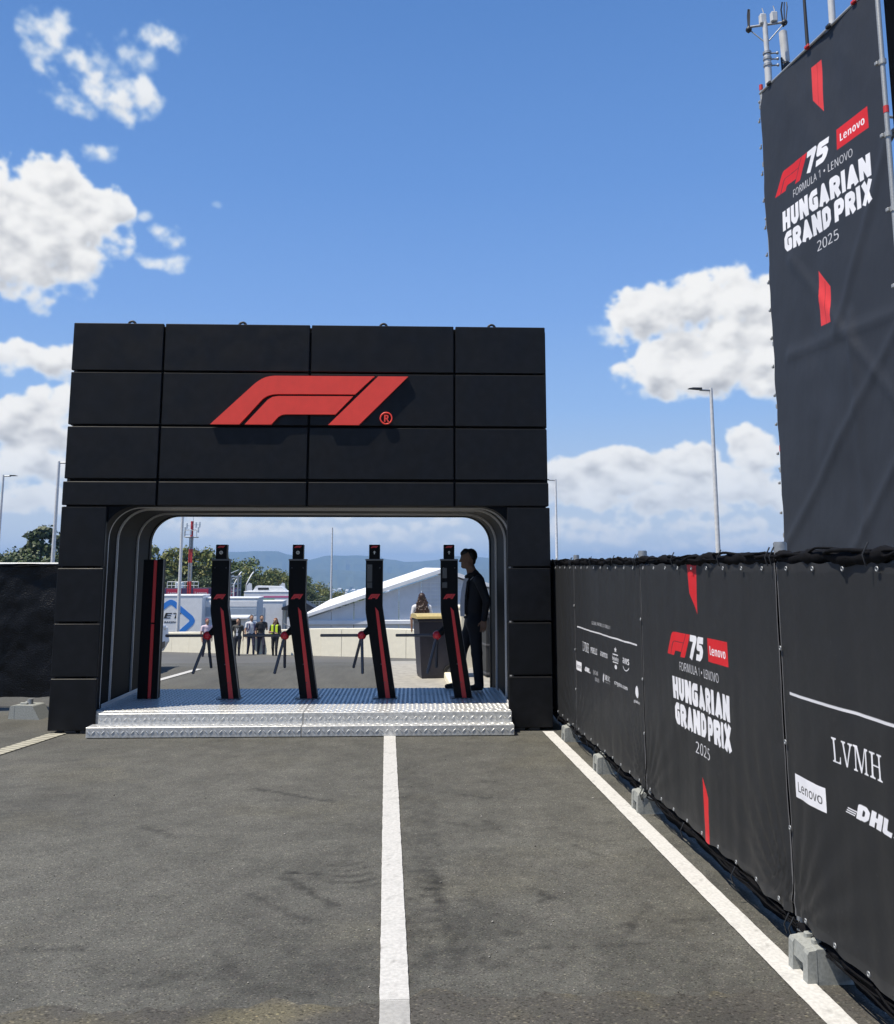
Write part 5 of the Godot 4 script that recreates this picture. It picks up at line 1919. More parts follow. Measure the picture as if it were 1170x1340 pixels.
		for lx in [-1.2, 1.2]:
			s = Shape.new()
			s.box(Vector3(lx, 0.7, -0.1), Vector3(0.12, 1.6, 0.12))
			part(g, "leg", s, M["zinc"])
	g = thing("camera_platform", "pale open platform with railings on the bank above the boards", "platform", Vector3(-25.0, -4.6, -114.0))
	s = Shape.new()
	s.box(Vector3(0, 3.9, 0), Vector3(4.6, 0.35, 2.0), 0.03)
	part(g, "deck", s, M["vehicle grey"])
	s = Shape.new()
	for i in 8:
		bar(s, Vector3(-2.2 + i * 0.63, 4.0, 1.0), Vector3(-2.2 + i * 0.63, 5.0, 1.0), 0.05)
	bar(s, Vector3(-2.2, 5.0, 1.0), Vector3(2.2, 5.0, 1.0), 0.05)
	bar(s, Vector3(-2.2, 4.5, 1.0), Vector3(2.2, 4.5, 1.0), 0.04)
	part(g, "railing", s, M["vehicle white"])
	s = Shape.new()
	for x in [-2.1, 0.0, 2.1]:
		bar(s, Vector3(x, 0, 0), Vector3(x, 3.8, 0), 0.1)
	part(g, "leg", s, M["zinc"])
	s = Shape.new()
	s.box(Vector3(-0.7, 4.5, 0), Vector3(1.1, 0.9, 0.9), 0.1)
	part(g, "equipment_box", s, M["vehicle grey"])
	g.scale = Vector3(0.85, 0.93, 0.85)
	# steel stair tower with arched white roof bows
	g = thing("stair_tower", "grey steel stair tower with white arched roof bows behind the trailers", "tower", Vector3(-16.2, -5.0, -99.0))
	s = Shape.new()
	for x in [-1.3, -0.5, 0.3]:
		for z in [-0.8, 0.8]:
			bar(s, Vector3(x, 0, z), Vector3(x, 6.0, z), 0.1)
	part(g, "frame_post", s, M["zinc"])
	s = Shape.new()
	for i in 8:
		var y := 0.8 + i * 0.72
		s.box(Vector3(-0.5, y, 0), Vector3(1.8, 0.07, 1.7))
		bar(s, Vector3(-1.3, y, 0.8), Vector3(0.3, y + 0.7, 0.8), 0.05)
	part(g, "stair_flight", s, M["vehicle blue grey"])
	for x in [-1.2, 0.2, 1.5]:
		s = Shape.new()
		var p := []
		for i in 9:
			var a := PI * 0.5 * i / 8
			p.append(Vector3(x + 0.55 * sin(a) - 0.3, 5.0 + 1.3 * sin(a), 0.9 - 1.2 * (1.0 - cos(a))))
		s.tube([Vector3(x - 0.3, 2.0, 0.9), Vector3(x - 0.3, 5.0, 0.9)], 0.07, 6)
		s.tube(p, 0.07, 6)
		part(g, "roof_bow", s, M["vehicle white"])
	# feather flags
	for q in [[-13.5, -90.0, "white feather flag beside the stair tower", 0.0], [-10.35, -90.6, "white and red feather flag above the motorhome", 1.0]]:
		g = thing("feather_flag", q[2], "flag", Vector3(q[0], -5.0, q[1]), 0.0, "feather flags in the paddock")
		s = Shape.new()
		bar(s, Vector3(-0.3, 0, 0), Vector3(-0.25, 5.2, 0), 0.035)
		part(g, "pole", s, M["zinc"])
		s = Shape.new()
		s.prism(PackedVector2Array([Vector2(-0.25, 3.2), Vector2(0.18, 3.6), Vector2(0.32, 4.6), Vector2(0.25, 5.25), Vector2(0.0, 5.32), Vector2(-0.25, 5.0)]), -0.01, 0.01)
		part(g, "flag_cloth", s, M["vehicle white"])
		if q[3] > 0.5:
			s = Shape.new()
			s.prism(PackedVector2Array([Vector2(-0.25, 3.2), Vector2(0.1, 3.45), Vector2(0.12, 4.0), Vector2(-0.25, 4.1)]), -0.02, 0.02)
			part(g, "flag_foot", s, M["stripe pink"])
	# red and white telecom mast
	g = thing("telecom_mast", "red and white banded telecom mast crowned with antenna panels", "mast", Vector3(-20.9, -5.0, -97.8))
	var bands := [[0.0, 4.0, "zinc"], [4.0, 5.35, "mast red"], [5.35, 7.3, "zinc"], [7.3, 8.75, "mast red"], [8.75, 9.95, "zinc"]]
	for b in bands:
		s = Shape.new()
		for o in [Vector3(-0.14, 0, 0.1), Vector3(0.14, 0, 0.1), Vector3(0, 0, -0.14)]:
			bar(s, o + Vector3(0, b[0], 0), o + Vector3(0, b[1], 0), 0.085)
		var n := int((b[1] - b[0]) / 0.35)
		for i in n:
			bar(s, Vector3(-0.14, b[0] + i * 0.35, 0.1), Vector3(0.14, b[0] + (i + 1) * 0.35, 0.1), 0.03)
		part(g, "shaft_section", s, M[b[2]])
	s = Shape.new()
	s.box(Vector3(0, 10.0, 0), Vector3(1.3, 0.1, 1.1), 0.02)
	bar(s, Vector3(-0.62, 10.05, 0.5), Vector3(-0.62, 10.7, 0.5), 0.03)
	bar(s, Vector3(0.62, 10.05, 0.5), Vector3(0.62, 10.7, 0.5), 0.03)
	bar(s, Vector3(-0.62, 10.7, 0.5), Vector3(0.62, 10.7, 0.5), 0.03)
	part(g, "service_platform", s, M["zinc"])
	s = Shape.new()
	bar(s, Vector3(0, 9.9, 0), Vector3(0, 11.7, 0), 0.16)
	part(g, "shaft_section", s, M["mast red"])
	s = Shape.new()
	bar(s, Vector3(0.1, 11.7, 0), Vector3(0.1, 12.5, 0), 0.025)
	part(g, "lightning_rod", s, M["zinc"])
	for o in [Vector3(-0.7, 10.8, 0.1), Vector3(0.7, 10.8, 0.1), Vector3(-0.45, 11.2, 0.45), Vector3(0.5, 11.3, 0.4), Vector3(0.0, 10.5, 0.6), Vector3(-0.75, 10.3, 0.0), Vector3(0.75, 11.35, -0.2)]:
		s = Shape.new()
		s.box(o, Vector3(0.17, 0.62, 0.12), 0.03)
		bar(s, Vector3(0, o.y, 0), o, 0.03)
		part(g, "antenna_panel", s, M["vehicle grey"])
	# wire fence along the track and dark cars behind it
	g = thing("track_fence", "grey wire fence on posts along the far track edge", "fence", Vector3(-8.0, -7.2, -150.0))
	for i in 12:
		s = Shape.new()
		bar(s, Vector3(-12.0 + i * 3.0, 0, 0), Vector3(-12.0 + i * 3.0, 3.6, 0), 0.09)
		part(g, "post", s, M["zinc"])
	s = Shape.new()
	for i in 9:
		bar(s, Vector3(-12, 0.4 + i * 0.38, 0), Vector3(21, 0.4 + i * 0.38, 0), 0.022)
	for i in 80:
		bar(s, Vector3(-12 + i * 0.42, 0.2, 0), Vector3(-12 + i * 0.42, 3.5, 0), 0.018)
	part(g, "wire_mesh", s, M["vehicle grey"])
	for q in [[-11.2, -96.0, "dark parked van beyond the canopy", 2.2], [-6.6, -99.0, "dark parked car in the paddock beyond the marquee roof", 1.5]]:
		car("parked_car", q[2], Vector3(q[0] + 2.2, -5.0, q[1]), "dark steel", q[3], 0.0)
	# marquee
	var tx := 2.77
	g = thing("marquee", "big white gabled marquee with a slanting roof beyond the low wall", "tent", Vector3(tx, -2.6, -44.9))
	var half := 6.6
	var eave := 2.08
	var ridge_h := 4.22
	for side in [-1.0, 1.0]:
		for i in 6:
			s = Shape.new()
			var x0: float = side * half * i / 6.0
			var x1: float = side * half * (i + 1) / 6.0 - side * 0.03
			var y0: float = lerpf(ridge_h, eave, absf(x0) / half) - 0.1
			var y1: float = lerpf(ridge_h, eave, absf(x1) / half) - 0.1
			s.prism(PackedVector2Array([Vector2(x0, 0), Vector2(x1, 0), Vector2(x1, y1), Vector2(x0, y0)]), -0.06, 0.0)
			part(g, "gable_sheet", s, M["tent wall"])
		s = Shape.new()
		var n := Vector2(side * (ridge_h - eave), half).normalized()
		var a := Vector2(0, ridge_h)
		var b := Vector2(side * (half + 0.25), eave - 0.08)
		s.prism(PackedVector2Array([a - Vector2(0, 0.02), b - Vector2(0, 0.02), b + n * 0.24 - Vector2(0, 0.12), a + Vector2(0, 0.18)]), -22.0, 0.35)
		part(g, "roof_sheet", s, M["tent white"])
		s = Shape.new()
		s.box(Vector3(side * half, eave / 2, -11), Vector3(0.06, eave, 21.9))
		part(g, "side_sheet", s, M["tent wall"])
	s = Shape.new()
	s.box(Vector3(0, 1.78, 0.1), Vector3(2.0 * half + 0.1, 0.22, 0.14), 0.03)
	part(g, "base_beam", s, M["tent white"])
	for x in [-3.2, 0.0, 3.2]:
		s = Shape.new()
		s.box(Vector3(x, 1.4, 0.05), Vector3(0.12, 2.7 if x != 0.0 else 5.2, 0.1), 0.02)
		part(g, "upright", s, M["tent white"])
	for x in [-0.62, 0.92]:
		s = Shape.new()
		for i in 7:
			s.box(Vector3(x, 2.55 + i * 0.19, 0.04), Vector3(1.05, 0.045, 0.05))
		for i in 3:
			s.box(Vector3(x - 0.5 + i * 0.5, 3.1, 0.035), Vector3(0.05, 1.2, 0.04))
		part(g, "window_lattice", s, M["tent white"])
	# small white town far out on the plain
	var mm := MultiMesh.new()
	mm.transform_format = MultiMesh.TRANSFORM_3D
	var h := Shape.new()
	h.box(Vector3(0, 3, 0), Vector3(14, 7, 10))
	h.prism(PackedVector2Array([Vector2(-7.5, 6.4), Vector2(7.5, 6.4), Vector2(0, 10)]), -5.2, 5.2)
	mm.mesh = h.mesh()
	mm.instance_count = 420
	for i in 420:
		var az := deg_to_rad(rng.randf_range(-26, 32))
		var d := 2500.0 + 2400.0 * pow(rng.randf(), 0.8)
		mm.set_instance_transform(i, Transform3D(Basis(Vector3.UP, rng.randf() * TAU).scaled(Vector3.ONE * rng.randf_range(0.7, 1.9)), Vector3(sin(az) * d, -113.0, -cos(az) * d)))
	var o := MultiMeshInstance3D.new()
	o.name = "town_houses"
	o.multimesh = mm
	o.material_override = M["vehicle white"]
	tag(o, "scattered pale houses of a distant town on the plain below the hills", "houses")
	o.set_meta("kind", "stuff")
	add_child(o)

func car(called: String, label: String, at: Vector3, paint: String, high: float, turn: float) -> void:   # nose towards +x
	var g := thing(called, label, "car", at, turn)
	var k := high / 1.47
	var s := Shape.new()
	var lower := PackedVector2Array([Vector2(-2.05, 0.30), Vector2(2.0, 0.26), Vector2(2.10, 0.45), Vector2(2.06, 0.72), Vector2(1.85, 0.88), Vector2(1.15, 0.98), Vector2(-1.85, 1.0), Vector2(-2.06, 0.85), Vector2(-2.12, 0.5)])
	var q := PackedVector2Array()
	for p in lower:
		q.append(Vector2(p.x, p.y * k))
	s.prism(q, -0.86, 0.86)
	part(g, "body", s, M[paint])
	var upper := PackedVector2Array([Vector2(-1.85, 0.98), Vector2(1.15, 0.97), Vector2(0.45, 1.40), Vector2(0.2, 1.46), Vector2(-1.3, 1.47), Vector2(-1.65, 1.35)])
	q = PackedVector2Array()
	for p in upper:
		q.append(Vector2(p.x, p.y * k))
	s = Shape.new()
	s.prism(q, -0.72, 0.72)
	part(g, "cabin", s, M[paint])
	s = Shape.new()
	for z in [0.725, -0.735]:
		for w in [[[-1.62, 1.02], [-0.55, 1.02], [-0.55, 1.36], [-1.45, 1.34]], [[-0.48, 1.02], [0.92, 1.01], [0.42, 1.33], [-0.48, 1.37]]]:
			var r := PackedVector2Array()
			for p in w:
				r.append(Vector2(p[0], p[1] * k))
			s.prism(r, z, z + 0.01)
	part(g, "side_window", s, M["glass dark"])
	s = Shape.new()
	s.face(Vector3(1.13, 1.0 * k, 0.64), Vector3(1.13, 1.0 * k, -0.64), Vector3(0.50, 1.40 * k, -0.6), Vector3(0.50, 1.40 * k, 0.6), Vector3(1, 1, 0))
	part(g, "windscreen", s, M["glass dark"])
	for x in [-1.3, 1.32]:
		for z in [-0.78, 0.78]:
			wheel(g, Vector3(x, 0.32, z), 0.32, 0.2)
	for z in [-0.62, 0.62]:
		s = Shape.new()
		s.ball(Vector3(1.98, 0.72 * k, z), Vector3(0.10, 0.09, 0.20))
		part(g, "headlight", s, M["alu trim"])
	s = Shape.new()
	for z in [-0.86, 0.86]:
		s.ball(Vector3(0.85, 1.02 * k, z * 1.1), Vector3(0.07, 0.08, 0.11), 10, 7)
	part(g, "mirror", s, M[paint])
	s = Shape.new()
	s.box(Vector3(2.06, 0.42 * k, 0), Vector3(0.08, 0.16, 1.1), 0.03)
	part(g, "grille", s, M["black print"])


# ------------------------------------------------------------------ trees
func tree_shape(label: String, seed_: int, high: float, wide: float, tone: Color, leaves: int, lean := 0.0) -> Node3D:
	var r := RandomNumberGenerator.new()
	r.seed = seed_
	var g := thing("tree", label, "tree", Vector3.ZERO, 0.0, "trees on the bank beyond the paddock")
	var s := Shape.new()
	s.tube([Vector3(0, -0.5, 0), Vector3(0.05, high * 0.3, 0), Vector3(lean, high * 0.62, 0.1), Vector3(lean * 1.4, high * 0.88, 0)], [high * 0.028, high * 0.021, high * 0.012, high * 0.004], 8)
	var clumps := []
	for i in 34:
		var a := r.randf() * TAU
		var e := r.randf_range(0.24, 0.97)
		var out := wide * sqrt(clampf(1.0 - pow((e - 0.55) / 0.46, 2.0), 0.04, 1.0)) * sqrt(r.randf()) * 0.92
		var p := Vector3(cos(a) * out + lean * e, high * e, sin(a) * out)
		clumps.append([p, r.randf_range(0.20, 0.36) * wide])
		if i < 9:
			s.tube([Vector3(lean * e * 0.7, high * e * 0.62, 0), p.lerp(Vector3(lean * e, high * e * 0.8, 0), 0.4), p], [high * 0.010, high * 0.006, high * 0.002], 5)
	part(g, "trunk", s, M["bark"])
	s = Shape.new()
	for i in leaves:
		var c = clumps[r.randi() % clumps.size()]
		var d := Vector3(r.randfn(), r.randfn() * 0.75, r.randfn()).normalized() * pow(r.randf(), 0.45)
		var p: Vector3 = c[0] + d * c[1]
		var m := (d + Vector3(r.randfn(), r.randfn() + 0.5, r.randfn()) * 0.6).normalized()
		var u := m.cross(Vector3(r.randfn(), r.randfn(), r.randfn())).normalized()
		var w := m.cross(u)
		var l := r.randf_range(0.14, 0.30) * high / 8.5
		var f := r.randf_range(0.65, 1.35)
		s.tint = Color(tone.r * f * r.randf_range(0.85, 1.2), tone.g * f, tone.b * f)
		var a0 := p - u * l
		var a1 := p + w * l * 0.55
		var a2 := p + u * l
		var a3 := p - w * l * 0.55 + m * l * 0.2
		for q in [a0, a1, a2, a0, a2, a3]:
			s.put(q, m)
	part(g, "crown", s, M["leaf"])
	return g

func build_trees() -> void:
	var olive := Color(0.135, 0.150, 0.030)
	var dark := Color(0.045, 0.066, 0.020)
	var mid := Color(0.095, 0.125, 0.028)
	var kinds := [tree_shape("sunlit yellow green tree behind the red and white mast", 1, 9.6, 4.6, olive, 5200), tree_shape("rounded green tree beyond the stair tower", 2, 8.8, 4.8, mid, 5200), tree_shape("tall dark tree standing above the film fence, with a lone round top", 3, 11.6, 3.0, dark, 4200, 0.3), tree_shape("bushy dark tree behind the film fence by the gate pillar", 4, 9.6, 5.0, dark * 1.2, 5200), tree_shape("low spreading bright tree past the second turnstile", 5, 7.6, 5.2, olive * 0.9, 5000)]
	kinds[0].position = Vector3(-33.0, -5.0, -146.0)
	kinds[1].position = Vector3(-24.5, -5.8, -166.0)
	kinds[2].position = Vector3(-42.4, -5.0, -113.0)
	kinds[3].position = Vector3(-39.0, -5.0, -116.0)
	kinds[4].position = Vector3(-16.0, -9.6, -206.0)
	var spots := [
		[0, -36.5, -144, 1.0, "yellow green tree over the striped pylon"], [0, -30.0, -148, 1.02, "yellow green tree just past the telecom mast"], [1, -27.6, -152, 1.05, "green tree behind the first turnstile's head"], [1, -38.9, -142, 1.0, "green tree by the inner edge of the gate opening"],
		[3, -34.0, -138, 0.66, "dark low tree under the bright crowns, behind the boards"], [3, -28.5, -140, 0.62, "dark low tree behind the mast foot"], [3, -31.4, -137, 0.6, "dark low tree between lamp post and mast"], [0, -26.0, -158, 0.86, "bright tree between turnstile head and stair tower"],
		[4, -22.2, -168, 1.05, "bright spreading tree over the stair tower roof"], [1, -20.6, -172, 0.88, "green tree over the feather flag"], [3, -24.0, -154, 0.5, "dark bush tree behind the stair tower"], [0, -18.6, -186, 0.86, "yellow green tree over the motorhome roof"],
		[1, -17.4, -180, 0.8, "green tree just before the second turnstile"], [3, -20.0, -164, 0.5, "dark bush tree behind the motorhome"], [3, -15.8, -176, 0.5, "dark low tree beside the second turnstile"], [4, -13.2, -210, 0.95, "bright low tree past the second turnstile, in the gap"],
		[1, -11.4, -214, 0.72, "green tree by the slim light pole"], [3, -13.9, -196, 0.5, "dark low tree past the second turnstile, in front"], [4, -9.0, -222, 0.85, "bright low tree beside the slim light pole"], [1, -6.6, -226, 0.7, "last green tree before the third turnstile"],
		[3, -10.4, -204, 0.48, "dark low tree at the foot of the light pole"], [3, -7.2, -210, 0.48, "dark low tree before the third turnstile"], [4, -4.4, -232, 0.8, "bright low tree hidden partly by the third turnstile"], [4, -23.0, -178, 1.1, "bright tree in the second row over the feather flag"],
		[3, -43.8, -110, 0.93, "dark bushy tree above the film fence, at its middle"], [3, -46.4, -112, 0.902, "dark bushy tree above the film fence, at the picture's edge"], [3, -49.2, -113, 0.883, "dark bushy tree at the very edge of the picture"], [2, -45.2, -117, 0.856, "slim dark tree poking out above the film fence"], [3, -41.0, -112, 0.902, "dark bushy tree beside the lone round top"], [1, -37.2, -120, 1.004, "lighter green tree touching the gate pillar"]]
	for q in spots:
		var o := copy_of(kinds[q[0]], q[4], Vector3(q[1], terrain_height(q[1], q[2]) - 0.3, q[2]), rng.randf() * TAU, q[3])
		o.scale.y *= rng.randf_range(0.94, 1.06)


# ------------------------------------------------------------------ people
const SKIN := Color(0.36, 0.21, 0.145)

func figure(look: Dictionary) -> Array:   # bones of someone standing or walking, facing +z, 1.72 m tall
	var st: float = look.get("stride", 0.0)
	var top: Color = look.top
	var legs: Color = look.legs
	var sleeve: Color = look.get("sleeve", SKIN)
	var b := []
	b.append([Vector3(0, 0.98, 0), Vector3(0, 1.20, 0.0), 0.115, 0.12, top, Vector3(1.25, 1, 0.82), 0.05])
	b.append([Vector3(0, 1.20, 0.0), Vector3(0, 1.34, 0.0), 0.12, 0.125, top, Vector3(1.3, 1, 0.82), 0.05])
	b.append([Vector3(-0.15, 1.40, 0), Vector3(0.15, 1.40, 0), 0.058, 0.058, top, Vector3.ONE, 0.05])
	b.append([Vector3(-0.07, 0.92, 0), Vector3(0.07, 0.92, 0), 0.105, 0.105, legs, Vector3(1, 1, 0.95), 0.04])
	b.append([Vector3(0, 1.40, 0), Vector3(0, 1.52, 0.015), 0.052, 0.048, SKIN, Vector3.ONE, 0.03])
	b.append([Vector3(0, 1.615, 0.01), Vector3(0, 1.62, 0.015), 0.095, 0.095, SKIN, Vector3(0.82, 1.1, 1), 0.02])
	b.append([Vector3(0, 1.55, 0.05), Vector3(0, 1.60, 0.07), 0.042, 0.04, SKIN, Vector3.ONE, 0.03])
	b.append([Vector3(0, 1.60, 0.10), Vector3(0, 1.582, 0.112), 0.011, 0.015, SKIN, Vector3.ONE, 0.015])
	for s in [-1.0, 1.0]:
		var f: float = st * s
		var hip := Vector3(0.085 * s, 0.90, 0)
		var knee := Vector3(0.092 * s, 0.50, f * 0.16 + 0.03 + absf(st) * 0.05)
		var ankle := Vector3(0.095 * s, 0.09 + (0.05 * st if f < 0 else 0.0), f * 0.30 - 0.01)
		b.append([hip, knee, 0.085, 0.062, legs, Vector3.ONE, 0.04])
		b.append([knee, ankle, 0.060, 0.044, legs, Vector3.ONE, 0.02])
		b.append([ankle + Vector3(0, -0.05, -0.02), ankle + Vector3(0.01 * s, -0.055, 0.14), 0.042, 0.034, look.get("shoes", Color(0.02, 0.02, 0.02)), Vector3.ONE, 0.02])
		var sh := Vector3(0.195 * s, 1.385, 0)
		var elbow := Vector3(0.25 * s, 1.12, -f * 0.10 - 0.02)
		var wrist := Vector3(0.245 * s, 0.90, -f * 0.20 + 0.05)
		if look.get("folded", false):
			elbow = Vector3(0.25 * s, 1.12, 0.02)
			wrist = Vector3(-0.06 * s, 1.12 + 0.02 * s, 0.17)
		b.append([sh, sh.lerp(elbow, 0.6), 0.055, 0.047, top, Vector3.ONE, 0.03])
		b.append([sh.lerp(elbow, 0.6), elbow, 0.042, 0.038, sleeve, Vector3.ONE, 0.01])
		b.append([elbow, wrist, 0.037, 0.027, sleeve, Vector3.ONE, 0.02])
		var d := (wrist - elbow).normalized()
		b.append([wrist, wrist + d * 0.08, 0.030, 0.036, SKIN, Vector3(0.7, 1, 1), 0.01])
		var across := d.cross(Vector3(s, 0, 0)).normalized()
		for i in 4:
			var root := wrist + d * 0.10 + across * (0.027 - 0.018 * i)
			b.append([root, root + d * (0.06 if i in [1, 2] else 0.05) + Vector3(-0.012 * s, 0, 0), 0.010, 0.008, SKIN, Vector3.ONE, 0.004])
		b.append([wrist + d * 0.04 + across * 0.03, wrist + d * 0.09 + across * 0.055, 0.012, 0.009, SKIN, Vector3.ONE, 0.006])
	return b

func person(label: String, at: Vector3, turn: float, look: Dictionary, cell := 0.02, group := "people walking beyond the gate") -> Node3D:
	var g := thing("person", label, "person", at, turn, group)
	piece(g, "body", body(figure(look), cell), M["person"])
	var k: float = look.get("tall", 1.72) / 1.72
	g.scale = Vector3.ONE * k
	# face and hair
	var s := Shape.new()
	for x in [-0.032, 0.032]:
		s.ball(Vector3(x, 1.622, 0.096), Vector3(0.012, 0.007, 0.008), 8, 6)
	s.ball(Vector3(0, 1.553, 0.103), Vector3(0.022, 0.006, 0.008), 8, 6)
	part(g, "face_features", s, M["hair dark"])
	var hair: Color = look.get("hair", Color(0.012, 0.008, 0.006))
	var hb := [[Vector3(0, 1.655, -0.012), Vector3(0, 1.65, -0.02), 0.094, 0.094, hair, Vector3(0.9, 0.95, 1.0), 0.03], [Vector3(0, 1.60, -0.055), Vector3(0, 1.56, -0.06), 0.06, 0.05, hair, Vector3(1.1, 1, 0.8), 0.03]]
	if look.has("long"):
		var r := RandomNumberGenerator.new()
		r.seed = 12
		for i in 15:   # wavy locks, each its own chain
			var x := -0.10 + 0.2 * i / 14.0
			var p := Vector3(x * 0.75, 1.66 - absf(x) * 0.4, -0.045)
			var wide := r.randf_range(0.020, 0.030)
			var phase := r.randf() * TAU
			for j in 6:
				var q := Vector3(x * (0.95 + 0.13 * j) + 0.016 * sin(phase + j * 1.9), p.y - r.randf_range(0.055, 0.075), -0.06 - 0.013 * j + 0.012 * cos(phase + j * 2.2))
				hb.append([p, q, wide, wide * (0.95 if j < 4 else 0.7), hair, Vector3.ONE, 0.008])
				p = q
	piece(g, "hair", body(hb, 0.009 if look.has("long") else 0.018), M["hair brown"] if look.has("brown") else M["person"])
	return g

func build_people() -> void:
	var ground := func(x: float, z: float) -> Vector3: return Vector3(x, (-2.055 if z < -39.6 else road_height(z)), z)
	person("person half hidden behind the first turnstile, in a pale pink shirt and cap", ground.call(-7.58, -39.2), 0.5, {"top": Color(0.62, 0.5, 0.56), "legs": Color(0.03, 0.03, 0.06), "stride": 0.5, "hair": Color(0.12, 0.01, 0.05), "tall": 1.74})
	var g := person("person in a dark grey shirt with a pale lanyard, walking towards the gate", ground.call(-6.4, -39.9), -0.1, {"top": Color(0.045, 0.045, 0.04), "legs": Color(0.02, 0.02, 0.03), "stride": 0.25, "tall": 1.7})
	var s := Shape.new()
	s.tube([Vector3(-0.06, 1.42, 0.07), Vector3(-0.01, 1.16, 0.12), Vector3(0.0, 1.10, 0.12)], 0.012, 6)
	s.tube([Vector3(0.06, 1.42, 0.07), Vector3(0.01, 1.16, 0.12)], 0.012, 6)
	s.box(Vector3(0, 1.06, 0.125), Vector3(0.09, 0.12, 0.012), 0.004)
	part(g, "lanyard", s, M["cloth white"])
	g = person("person in a white shirt and navy trousers with a dark backpack", ground.call(-5.95, -40.7), 0.35, {"top": Color(0.62, 0.62, 0.64), "legs": Color(0.02, 0.022, 0.05), "stride": 0.5, "shoes": Color(0.5, 0.5, 0.5), "tall": 1.8})
	s = Shape.new()
	s.box(Vector3(0, 1.2, -0.2), Vector3(0.3, 0.42, 0.17), 0.06)
	for x in [-0.1, 0.1]:
		s.tube([Vector3(x, 1.4, -0.12), Vector3(x, 1.45, 0.0), Vector3(x, 1.34, 0.11), Vector3(x * 1.3, 1.1, 0.09)], 0.02, 6)
	part(g, "backpack", s, M["sign navy"])
	person("person all in black walking beside the white shirt", ground.call(-5.52, -40.8), 0.3, {"top": Color(0.012, 0.012, 0.016), "legs": Color(0.02, 0.022, 0.045), "stride": 0.5, "tall": 1.78})
	g = person("person in a yellow high visibility vest with reddish hair and sunglasses, arms folded", ground.call(-4.78, -39.7), -0.25, {"top": Color(0.02, 0.02, 0.022), "sleeve": Color(0.02, 0.02, 0.022), "legs": Color(0.015, 0.015, 0.018), "folded": true, "long": true, "hair": Color(0.14, 0.045, 0.015), "stride": 0.22, "tall": 1.72})
	s = Shape.new()
	for x in [-1.0, 1.0]:
		s.xf = Transform3D(Basis(Vector3(1, 0, 0), Vector3(0, 1, 0), Vector3(0, 0, 1)), Vector3(0.095 * x, 1.22, 0.105))
		s.box(Vector3.ZERO, Vector3(0.11, 0.42, 0.03), 0.01)
		s.xf.origin = Vector3(0.095 * x, 1.22, -0.105)
		s.box(Vector3.ZERO, Vector3(0.19, 0.44, 0.03), 0.01)
		s.xf.origin = Vector3(0.11 * x, 1.44, 0.0)
		s.box(Vector3.ZERO, Vector3(0.10, 0.03, 0.20), 0.012)
	part(g, "vest", s, mat("vest yellow", lin(0.55, 0.75, 0.03), 0.6))
	s = Shape.new()
	for x in [-0.034, 0.034]:
		s.ball(Vector3(x, 1.622, 0.102), Vector3(0.028, 0.02, 0.012), 10, 6)
	part(g, "sunglasses", s, M["glass dark"])
	person("person in red clothes standing among the trailers", Vector3(-10.3, -4.9, -66.0), 0.4, {"top": Color(0.45, 0.02, 0.03), "legs": Color(0.3, 0.02, 0.03), "stride": 0.2, "tall": 4.0 * 0.45}, 0.03)
	g = person("person with long brown wavy hair seen from behind over the bin", ground.call(0.80, -21.0), PI, {"top": Color(0.62, 0.62, 0.64), "legs": Color(0.05, 0.06, 0.1), "long": true, "brown": true, "tall": 1.60}, 0.016, "")
	g.remove_meta("group")
	security_man()

